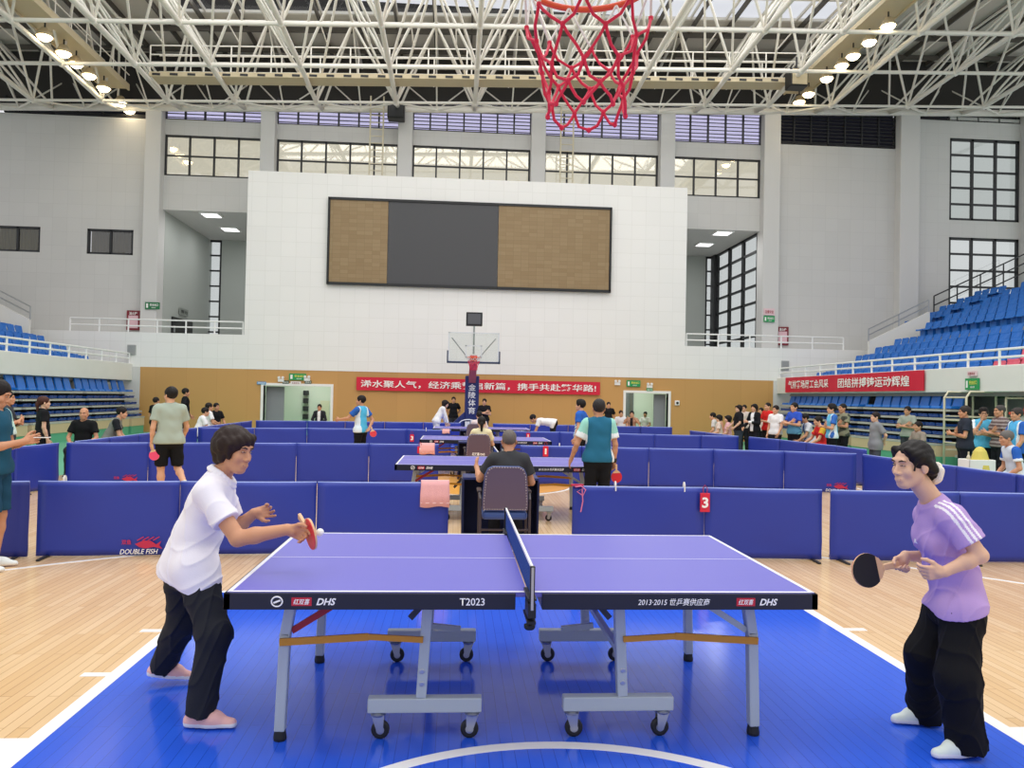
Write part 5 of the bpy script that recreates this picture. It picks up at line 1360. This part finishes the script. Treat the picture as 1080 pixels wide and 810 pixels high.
def p_sleeves(c, f):        # second colour on the sleeves, third at the hem of the sleeve
    J = f['J']; o = np.zeros(len(c), int)
    for e in 'lr':
        d = nrm(J['e'+e]-J['s'+e]); q = (c-J['s'+e])@d; r = np.linalg.norm(c-J['s'+e]-q[:, None]*d, axis=1)
        side = ((c-J['s'+e])@f['right'])*(1 if e == 'r' else -1)
        m = (side > -.012*f['s']) & (q > -.08) & (r < .11); o[m] = 1; o[m & (q > .135*f['s'])] = 2
    return o
def p_sleeve1(c, f): return np.minimum(p_sleeves(c, f), 1)
def p_lower(c, f):          # lower part of the shirt a second colour
    return (((c-f['waist'])@f['up']) < .02*f['s']).astype(int)
def p_diag(c, f):
    z = (c-f['waist'])@f['up']; x = (c-f['waist'])@f['right']; w = np.mod((z+x*.9)*16, 1)
    return np.where(z < .07*f['s'], np.where(w < .55, 1, 2), 0)
def p_stripe(c, f):
    z = (c-f['waist'])@f['up']; return (np.mod(z*14, 1) < .4).astype(int)
def p_camo(c, f):
    v = np.sin(c[:, 0]*31+np.sin(c[:, 2]*23)*2)+np.sin(c[:, 2]*27+c[:, 1]*19); return (v > .3).astype(int)
def p_open(c, f):           # jacket open over a pale shirt
    x = (c-f['waist'])@f['right']; y = (c-f['waist'])@f['fwd']; return ((np.abs(x) < .055) & (y > 0)).astype(int)
def p_flank(c, f):
    x = (c-f['waist'])@f['right']; y = (c-f['waist'])@f['fwd']; z = (c-f['waist'])@f['up']; o = p_sleeve1(c, f)
    o[(np.abs(x) > .12) & (o == 0)] = 2; return o

# ------------------------------------------------------------------ the two players in front
def woman_white():
    Q = lambda x, y, Y: P(x, y, Y=Y)
    J = dict(pel=Q(198, 592, 4.24), chest=Q(222, 530, 4.22), neck=Q(232, 502, 4.22), head=Q(248, 475, 4.20),
             sr=Q(219, 521, 4.06), sl=Q(234, 517, 4.38), er=Q(251, 568, 3.98), wr=Q(303, 558.5, 3.97), el=Q(246, 560, 4.46), wl=Q(268, 541.5, 4.44),
             hr=Q(206, 600, 4.13), hl=Q(193, 597, 4.33), kr=Q(226, 668, 4.02), kl=Q(193, 653, 4.44), ar=Q(211, 742, 3.98), al=Q(172, 694, 4.58),
             tr=A(1, -.10, 0), tl=A(1, .05, -.12), hf=A(.86, -.40, -.16), hu=A(.18, 0, 1),
             hfr=A(1, .05, -.30), thr=A(.2, -.25, 1), pnr=A(.1, -1, -.2), hfl=A(1, -.05, .18), thl=A(.1, -.35, -1), pnl=A(-.1, -1, .2))
    J['al'][2] = .105; J['ar'][2] = .066+.008
    base = A(-1.40, 4.2, .0075)
    def hairfn(c, R, s):
        r, f, u = R; g = lambda x, y, z: c+(r*x+f*y+u*z)*s; H = Sdf()
        H.ell(g(0, -.027, .042), R, A(.094, .110, .095)*s, .02)
        H.cap(g(0, -.085, .02), g(0, -.078, -.055), .056*s, .040*s, .04)
        for e in (-1, 1):
            H.cap(g(e*.072, -.02, .03), g(e*.070, -.018, -.050), .034*s, .024*s, .03).cap(g(e*.055, -.07, .0), g(e*.05, -.065, -.065), .035*s, .026*s, .03)
            H.cap(g(e*.076, .020, .03), g(e*.072, .026, -.035), .020*s, .010*s, .02)
        H.cap(g(-.05, .058, .082), g(.02, .070, .066), .018*s, .016*s, .03).cap(g(.02, .070, .064), g(.066, .052, .034), .016*s, .012*s, .02)
        H.cap(g(.03, .054, .082), g(.076, .034, .045), .020*s, .018*s, .02).cap(g(-.04, .066, .062), g(-.066, .054, .030), .014*s, .010*s, .02)
        H.minus(g(.0, .128, -.045), R, A(.076, .078, .094)*s, .012)
        H.noise = lambda p: .0028*np.sin((p@r)*150+np.sin((p@u)*40)*2)*np.sin((p@f)*80+(p@u)*30)
        return H
    sp = dict(female=True, skin='b', hair='bob', hairfn=hairfn, haircol='2A1C17', shirt=['EEEAF2'], pants='23252C', shoe='EDB8B0', wide=1.02, sleeve=.62, loose=1.0, hem=-.09, bust=True, arm=1.12,
              curlr=[.55, .75, .85, .9], curll=[.35, .45, .6, .8], spreadl=.14, wideleg=1.5, squint=.45, neckhole=1.0)
    t = build_person('person', 'woman in white polo shirt and dark trousers striking the ball with a red racket', J, sp, base, .965, True)
    # collar and pink socks
    c0 = J['neck']; up = nrm(J['head']-J['neck']); ch = nrm(J['sr']-J['sl']); fw_ = nrm(np.cross(up, ch)*-1); fw_ = fw_ if fw_[0] > 0 else -fw_
    S = Sdf(); C = lerp(J['neck'], J['head'], .16)+fw_*.012
    n = 22; pts = [C+(ch*math.cos(2*PI*k/n)*.068+fw_*math.sin(2*PI*k/n)*.072)-up*(.022*max(0, math.sin(2*PI*k/n))) for k in range(n+1)]
    for k in range(n): S.cap(pts[k], pts[k+1], .010, .010, .008).cap(pts[k]-up*.016+nrm(pts[k]-C)*.010, pts[k+1]-up*.016+nrm(pts[k+1]-C)*.010, .008, .008, .012)
    mesh_of('collar', [(*S.net(.004), 0)], [mat('cloth_EEEAF2', 'EEEAF2', .8, bump=.08, bscale=160, spec=.2)], t, base)
    return J
JW = woman_white()
racket('red racket held edge-on by the woman in white', P(327.5, 563, Y=3.955), P(328, 563, Y=3.955)-P(318, 547, Y=4.07), A(-.95, -.30, -.10), M_rr, M_blade, 1.06)

def woman_lilac():
    Q = lambda x, y, Y: P(x, y, Y=Y)
    J = dict(pel=Q(1010, 625, 3.72), chest=Q(993, 563, 3.70), neck=Q(984, 528, 3.71), head=Q(961, 490, 3.70),
             sl=Q(1006, 548, 3.54), sr=Q(978, 545, 3.86), el=Q(1034, 586, 3.47), wl=Q(996, 603, 3.50), er=Q(985, 588, 3.98), wr=Q(955, 586, 3.92),
             hl=Q(1015, 648, 3.61), hr=Q(998, 643, 3.82), kl=Q(1010, 715, 3.55), kr=Q(976, 690, 3.84), al=Q(1019, 795, 3.56), ar=Q(976, 764, 3.93),
             tl=A(-1, -.12, 0), tr=A(-1, .02, 0), hf=A(-.97, -.20, -.10), hu=A(-.10, -.03, 1),
             hfl=A(-1, .15, -.12), thl=A(-.1, -.2, 1), pnl=A(.2, 1, 0), hfr=A(-.55, -.20, -.80), thr=A(-1, -.05, .45), pnr=A(0, -1, -.1))
    J['al'][2] = .074; J['ar'][2] = .074
    base = A(2.40, 3.72, .0075)
    def hairfn(c, R, s):
        r, f, u = R; g = lambda x, y, z: c+(r*x+f*y+u*z)*s; H = Sdf()
        H.ell(g(0, -.026, .036), R, A(.082, .102, .092)*s, .02)
        H.cap(g(0, -.09, -.01), g(0, -.105, -.055), .044*s, .036*s, .03)
        for e in (-1, 1):
            H.cap(g(e*.070, .01, .055), g(e*.062, -.075, -.03), .022*s, .03*s, .03); H.cap(g(e*.045, .062, .085), g(e*.072, .022, .04), .014*s, .014*s, .03)
            H.cap(g(e*.074, .035, .03), g(e*.070, .046, -.02), .007*s, .004*s, .008)
        H.minus(g(0, .124, -.012), R, A(.082, .084, .104)*s, .016)
        for e in (-1, 1): H.minus(g(e*.098, .012, -.050), R, A(.040, .040, .050)*s, .01)
        H.ell(g(0, -.125, -.055), R, A(.042, .030, .044)*s, .02)
        H.noise = lambda p: .0020*np.sin((p@r)*160+np.sin((p@u)*40)*2)*np.sin((p@u)*110+(p@f)*40)
        return H
    def paint(c, f):
        o = np.zeros(len(c), int); e = 'l'
        for e in 'lr':
            s0, el = f['J']['s'+e], f['J']['e'+e]; d = nrm(el-s0); n0 = f['J']['neck']
            a0 = lerp(n0, s0, .35); d2 = nrm(s0-a0)
            nrmv = nrm(np.cross(d+d2, f['fwd'])); w = nrm(np.cross(f['up'], d)) if e == 'l' else nrm(np.cross(d, f['up']))
            q = (c-s0)@d; side = (c-s0)@nrm(f['fwd']-d*(f['fwd']@d)); out = (c-s0)@nrm((f['right'] if e == 'r' else -f['right']))
            m = ((out > .0) | ((c-s0)@f['up'] > .030)) & (out > -.075)
            for k in (-1, 0, 1): o[m & (np.abs(side+.004-k*.024) < .0062) & (q < .205)] = 1
        z = (c-f['J']['chest'])@f['up']; x = (c-f['J']['chest'])@f['right']; y = (c-f['J']['chest'])@f['fwd']
        o[(np.abs(z+.012) < .011) & (np.abs(x-.025) < .012-(z+.012)*.4) & (y > 0)] = 1
        return o
    sp = dict(female=True, skin='c', hair='bun', hairfn=hairfn, haircol='171211', shirt=['B99AD3', 'F1ECF4'], pants='111114', shoe='D9E3DC', wide=.94, sleeve=.66, loose=1.15, hem=-.06, bust=True, arm=.95,
              curll=[.75, .8, .85, .9], curlr=[.95, 1.15, 1.2, 1.2], wideleg=2.5, hemlen=1.10, squint=.42, paint=paint, neckhole=1.12, hemdir=A(.25, 0, -1))
    t = build_person('person', 'woman in lilac striped-shoulder tee and black wide trousers holding a black racket', J, sp, base, .955, True)
    R = np.array([np.cross(nrm(J['hf']), nrm(J['hu'])), nrm(J['hf']), nrm(J['hu'])]); g = lambda x, y, z: J['head']+(R[0]*x+R[1]*y+R[2]*z)*.955
    S = Sdf()
    cc = g(0, -.140, -.062); ax_ = nrm(R[1]*-.9+R[2]*-.25); b1 = nrm(np.cross(ax_, R[0])); b2 = np.cross(ax_, b1)
    pts = [cc+(b1*math.cos(k*PI/9)+b2*math.sin(k*PI/9))*.036*(1+.12*math.sin(k*2.6)) for k in range(19)]
    for k in range(18): S.cap(pts[k], pts[k+1], .019+.004*math.sin(k*2.1), .019+.004*math.sin(k*2.1+2.1), .006)
    mesh_of('hair_scrunchie', [(*S.net(.004), 0)], [mat('cream_scrunchie', 'EFE6DA', .8, bump=.3, bscale=90)], t, base)['label'] = 'cream hair scrunchie'
    S = Sdf().cap(g(-.079, -.035, .048), g(-.083, -.037, .012), .0085, .007, .004)
    mesh_of('hair_clip', [(*S.net(.0025), 0)], [mat('mint_clip', '8FD3A6', .35)], t, base)['label'] = 'mint green hair clip'
    return J
JL = woman_lilac()
racket('black-faced racket held by the woman in lilac', P(915, 601.5, Y=3.85), P(915, 601.5, Y=3.85)-P(945, 595.5, Y=3.885), A(-.10, -1, .12), M_rb, M_rr, 1.16)

# ------------------------------------------------------------------ everyone behind
W1 = 'FFFFFF'
def sp(**k): d = dict(k); return d
t, J = crowd(-1, 401, 7.45, -84, 'man in mint-sleeved teal jersey and teal shorts looking at a phone, at the photo edge', sp(skin='b', hair='short', shirt=['23566E', 'BFE6DC', 'D7EFE8'], paint=p_sleeves, pants='1F4A63', legs='short', shoe='E9EFEC', sleeve=.66), la='phone', ra='phone', hpitch=-22)
c = (J['wl']+J['wr'])/2+A(.13, 0, .035)
t = thing('mobile_phone', 'mobile phone held by the man in the teal jersey', 'phone', tuple(c), .2); b = MB().box(-.07, .07, -.035, .035, -.004, .004).build('case', M_whitepl, t, bevel=.003); MB().box(-.065, .065, -.031, .031, .004, .0045).build('screen', M_black, t)
crowd(9, 412, 13.1, -75, 'man in charcoal shirt with folded arms behind the phone man', sp(skin='b', hair='short', shirt=['3C4148']), la='cross', ra='cross2')
crowd(47, 418, 14.3, -50, 'woman in black uniform shirt with brown ponytail standing by the bleachers', sp(female=True, skin='c', hair='pony', haircol='4A2A22', shirt=['17181B'], pants='17181B'), ra='down', la='down')
crowd(88.5, 433, 15.5, 188, 'bald smiling man in black tee sitting by the bleachers', sp(skin='b', hair='bald', shirt=['131416'], pants='2A2B30', who='the bald man in black'), 'sit', la='lap', ra='lap')
crowd(129, 432, 16.6, -72, 'man in grey and black raglan tee sitting and reaching towards the barrier', sp(skin='a', hair='short', shirt=['7E8078', '1F2126', '1F2126'], paint=p_sleeves, who='the man in the raglan tee'), 'sit', la='reach', ra='reach', lean=24)
t, J = crowd(180, 408, 12.0, 25, 'man in grey-green tee and black shorts walking off with a pink racket', sp(skin='a', hair='short', shirt=['A9B5A6'], pants='141518', legs='short', shoe='D8D2BE', wide=1.1, curll=.7), 'walk', la='down', ra='low', hyaw=30)
racket('pink racket in the hand of the man in the grey-green tee', J['wl']+A(.06, -.05, -.16), A(.25, -.1, -1), A(.1, -1, .1), M_pink, M_rr)
crowd(165, 423, 22, -30, 'person in black half hidden behind the man in the grey-green tee', sp(skin='b', hair='short', shirt=['17181B']))
crowd(196.5, 409.5, 24, -62, 'tall man in black shirt standing against the wood wall', sp(skin='b', hair='short', shirt=['17181C', '4B6A78'], pants='131417'), la='fwddown', ra='back')
crowd(217.0, 432, 22.2, -62, 'seated person in white shirt nearer, close to the tall man in black', sp(skin='a', hair='short', shirt=['F4F3F3'], who='the nearer seated person in white'), 'sit', la='reach', ra='reach', lean=18)
crowd(221, 427, 23.4, -55, 'seated person in white behind another seated person in white', sp(skin='b', hair='short', shirt=['F1F0F0'], who='the rear seated person in white'), 'sit', la='lap', ra='lap')
crowd(228.5, 427, 25.0, -130, 'seated man in black tee beside the two in white', sp(skin='b', hair='short', shirt=['17181B'], who='the seated man in black tee'), 'sit', la='lap', ra='reach')
crowd(337, 428, 30.3, 178, 'person in dark jacket over white sitting before the pale room doorway', sp(skin='b', hair='short', shirt=['2A2B31', 'EDEDED'], paint=p_open, sleeve=1.2, who='the person in the dark jacket'), 'sit', la='lap', ra='lap')
t, J = crowd(380.5, 417, 17.3, 62, 'man in light blue and navy jersey pointing across, red racket behind him', sp(skin='b', hair='short', shirt=['58BFE6', '2B62B4', 'E6F2F6'], paint=p_flank, pants='14151A'), la='point', ra='back', hyaw=20)
racket('red racket of the man in light blue and navy jersey', J['wr']+A(.10, -.06, -.11), A(.35, -.2, -1), A(.3, -1, .1), M_rr, M_rb)
crowd(470, 427, 25.2, -75, 'woman in white blouse leaning over the far table', sp(female=True, skin='c', hair='bob', shirt=['F3F2F2'], sleeve=1.2, pants='E9E7E4'), la='hang', ra='hang', lean=28)
crowd(478.5, 418.5, 30.4, 178, 'man in black polo standing on one side of the basketball mast, behind the leaning woman', sp(skin='a', hair='short', shirt=['1A1B20'], pants='3A3E46'), la='back', ra='back')
crowd(511, 420.5, 28.0, 172, 'man in black polo with folded arms in front of the basketball mast', sp(skin='a', hair='short', shirt=['191A1F'], pants='3A3E46'), la='cross', ra='cross2')
crowd(508, 442.5, 15.1, 0, 'umpire in pale yellow shirt with black ponytail seen from behind, seated', sp(female=True, skin='c', hair='pony', shirt=['EADFB4']), 'sit', la='type', ra='type', seat=.47)
crowd(505.5, 436, 20.7, 0, 'farthest seated umpire in pale pink top seen from behind', sp(female=True, skin='c', hair='short', shirt=['EBD9D9']), 'sit', la='type', ra='type', seat=.47)
crowd(562, 447, 23.6, 82, 'person in white bending far forward beyond the far table', sp(skin='b', hair='short', shirt=['F2F1F1'], pants='1B1C22'), la='hang', ra='hang', lean=84)
t, J = crowd(537, 461, 8.45, 0, 'seated umpire with close-cropped grey hair and charcoal tee seen from behind', sp(skin='b', hair='crop', haircol='6A625C', shirt=['3E3F42'], wide=1.06), 'sit', la='prop', ra='type', seat=.47, lean=6)
t, J = crowd(631.5, 421, 10.12, 3, 'man in teal jersey with mint sleeves seen from behind, leaning a hand on the table', sp(skin='b', hair='short', haircol='2E2A29', shirt=['2A6E8C', '9FDCCB', 'F0F6F4'], paint=p_sleeves, pants='17181C', wide=1.08, sleeve=.7, curlr=.7), la='touch', ra='down')
racket('red racket of the man in the teal jersey with mint sleeves', J['wr']+A(.03, -.03, -.19), A(.05, 0, -1), A(.1, -1, .1), M_rr, M_rb)
tt_ = thing('wristband', 'black wristband on the man in the teal jersey', 'wristband', tuple(J['wr']+A(0, 0, .0)), 0); dv = nrm(J['wr']-J['er'])
MB().tube([Vector(-dv*.06), Vector(-dv*.005)], .037, 14).build('band', M_black, tt_, smooth=True); MB().tube([Vector(-dv*.052), Vector(-dv*.048)], .0375, 14).build('stitch_line', M_dark, tt_)
crowd(612, 421.5, 16.4, 62, 'boy in blue tee and white diagonal-striped hem behind the table end', sp(skin='a', hair='tall', shirt=['2F66C4', 'EAF2F6', '2E7FB8'], paint=p_diag, pants='15161B'), ra='hips')
crowd(642, 424, 29.0, 176, 'man in black shirt standing in front of the grey doorway', sp(skin='a', hair='short', shirt=['1B1C21']), la='back', ra='back')
crowd(655, 434.5, 29.6, 178, 'person in white shirt sitting before the grey doorway', sp(skin='a', hair='short', shirt=['EAE9EE'], who='the person in white at the grey doorway'), 'sit', la='lap', ra='lap')
crowd(666.5, 435, 28.5, 160, 'person in tan vest sitting before the grey doorway with hands raised', sp(skin='a', hair='short', shirt=['B98F79', '2B2326'], paint=p_open, who='the person in the tan vest'), 'sit', la='up', ra='up')
crowd(680.5, 437, 34.2, 150, 'distant person in white seen inside the grey doorway', sp(skin='b', hair='short', shirt=['E9E7E6'], who='the distant person in white'), 'sit', la='lap', ra='lap')
crowd(751.5, 437, 25.8, 60, 'person in pale grey leaning, outermost of the seated spectators by the wood wall', sp(skin='a', hair='short', shirt=['D6D2CE'], who='the outermost leaning spectator'), 'sit', la='lap', ra='lap', lean=14)
crowd(758, 439.5, 24.9, 75, 'woman in beige sitting second among the spectators by the wood wall', sp(female=True, skin='c', hair='bob', shirt=['E5D2C4'], who='the woman in beige'), 'sit', la='lap', ra='lap', hpitch=-15)
crowd(767.5, 440, 24.0, 70, 'woman in pink shirt sitting next to the standing woman in black', sp(female=True, skin='c', hair='bob', shirt=['EBB9BC'], who='the woman in pink'), 'sit', la='lap', ra='chin')
crowd(779, 427, 23.3, 95, 'woman in black blouse with dark hair standing at the barrier corner', sp(female=True, skin='c', hair='bob', shirt=['1C1B1F'], sleeve=.8, pants='3B4656', wide=1.25), la='low', ra='low')
crowd(785, 427, 25.4, 140, 'person whose head shows just behind the woman in black blouse', sp(skin='a', hair='short', shirt=['D8C9BE']))
crowd(795.5, 426, 22.2, 120, 'person in black jacket over white shirt with dark hair', sp(female=True, skin='a', hair='bob', shirt=['17181D', 'F2F2F2'], paint=p_open, sleeve=1.2, pants='1B1C22'), la='cross', ra='low')
crowd(802.5, 430, 24.3, 130, 'person in pale clothes partly hidden between black jacket and red jersey', sp(skin='a', hair='short', shirt=['DCC7B8']))
crowd(809.5, 424.5, 22.5, 110, 'person in red jersey and black shorts in the crowd', sp(skin='a', hair='crop', shirt=['DE2D2A'], pants='1C1B20'), la='cross', ra='low')
crowd(818, 427.5, 20.4, 125, 'man in white polo and dark trousers in the crowd', sp(skin='a', hair='short', shirt=['F5F4F3'], pants='25262D'), la='fwddown', ra='down')
crowd(837.5, 424.5, 19.9, 112, 'man in royal blue jersey with teal diagonal stripes and folded arms', sp(skin='a', hair='short', shirt=['3458C4', '1F3F86', '7FCBD6'], paint=p_diag, pants='15161B', wide=1.08), la='cross', ra='cross2')
crowd(848.5, 438.5, 19.9, 85, 'man in pale grey and blue shirt sitting and leaning on the barrier', sp(skin='b', hair='short', shirt=['DADCE0', '3C5FA8'], paint=p_open, who='the man in the pale grey shirt'), 'sit', la='reach', ra='reach', lean=16)
crowd(862.5, 441.5, 18.9, 88, 'person in red and yellow jersey sitting with arms on the barrier', sp(skin='a', hair='short', shirt=['D63030', 'E7B23A', 'D63030'], paint=p_sleeves, who='the person in red and yellow'), 'sit', la='reach', ra='reach', lean=12)
crowd(877, 426, 18.1, 80, 'man in light blue jersey with royal sleeves and folded arms', sp(skin='a', hair='tall', shirt=['6EC6EC', '3A6DBE', 'E9F4F8'], paint=p_flank, pants='14151A'), la='cross', ra='cross2')
crowd(888.5, 425.5, 19.2, 100, 'man in olive patterned shirt behind the man in light blue', sp(skin='b', hair='crop', shirt=['8B8A72', '4B4E45'], paint=p_camo, pants='17181C'), la='cross', ra='cross2')
crowd(923, 434.5, 16.3, 85, 'woman in grey tee with short dark hair, arms behind her back', sp(female=True, skin='c', hair='short', haircol='231A19', shirt=['8B8D90'], pants='4C5058', sleeve=.8, hem=-.16, wide=1.1), la='back', ra='back')
crowd(957, 428.5, 20.0, 120, 'man in grey-green tee with folded arms before the bleachers', sp(skin='b', hair='short', shirt=['A3A89A'], pants='3B3D42'), la='cross', ra='cross2')
crowd(968, 447, 18.2, 95, 'low seated person whose dark head shows above the woman in lilac', sp(skin='b', hair='short', shirt=['9A8C80'], who='the low seated person'), 'sit', la='lap', ra='lap')
crowd(1017, 428, 14.4, 70, 'man in dark navy tee and trousers with folded arms by the stair rails', sp(skin='b', hair='short', haircol='332C2A', shirt=['2B313D'], pants='171A24', wide=1.12, belly=.015), la='cross', ra='cross2')
t, J = crowd(1037.5, 430, 15.2, 150, 'man with black glasses and cyan jersey, hand at his chin', sp(skin='a', hair='tall', shirt=['5FBDE4', 'E8F2F6', 'E8F2F6'], paint=p_sleeves, pants='17181C'), la='cross', ra='chin')
hf = nrm(J['hf']); hu = nrm(J['hu']); hr = np.cross(hf, hu); t = thing('eyeglasses', 'black-framed glasses of the man in the cyan jersey', 'glasses', tuple(J['head'])); g = MB()
for e in (-1, 1): g.tube([Vector(hr*(e*.034+.024*math.cos(k*PI/7))+hf*.098+hu*(.006+.019*math.sin(k*PI/7))) for k in range(14)], .0035, 6, closed=True)
g.build('rims', M_black, t); g = MB(); g.tube([Vector(hr*-.01+hf*.1+hu*.008), Vector(hr*.01+hf*.1+hu*.008)], .003, 6)
for e in (-1, 1): g.tube([Vector(hr*e*.058+hf*.095+hu*.008), Vector(hr*e*.08-hf*.0+hu*.008)], .003, 6)
g.build('temples', M_black, t)
crowd(1054, 427, 14.8, 85, 'man in brown striped tee with folded arms behind the seated grey-haired man', sp(skin='b', hair='crop', haircol='4A4442', shirt=['6B5B5A', 'A89C98'], paint=p_stripe, wide=1.1), la='cross', ra='cross2')
crowd(1072, 430, 13.4, 85, 'man in bright blue jersey standing at the photo edge above the seated grey-haired man', sp(skin='b', hair='short', haircol='3A3331', shirt=['58B4E8', '2E62B8', 'E8F2F6'], paint=p_flank, wide=1.08), la='fwddown', ra='cross')
crowd(1061, 458, 11.9, 78, 'grey-haired man in blue and white jersey sitting by the white crate', sp(skin='b', hair='short', haircol='6C6865', shirt=['D9E4EE', '2F63BC', 'EDF3F7'], paint=p_sleeves, who='the grey-haired man'), 'sit', la='lap', ra='lap', lean=16)
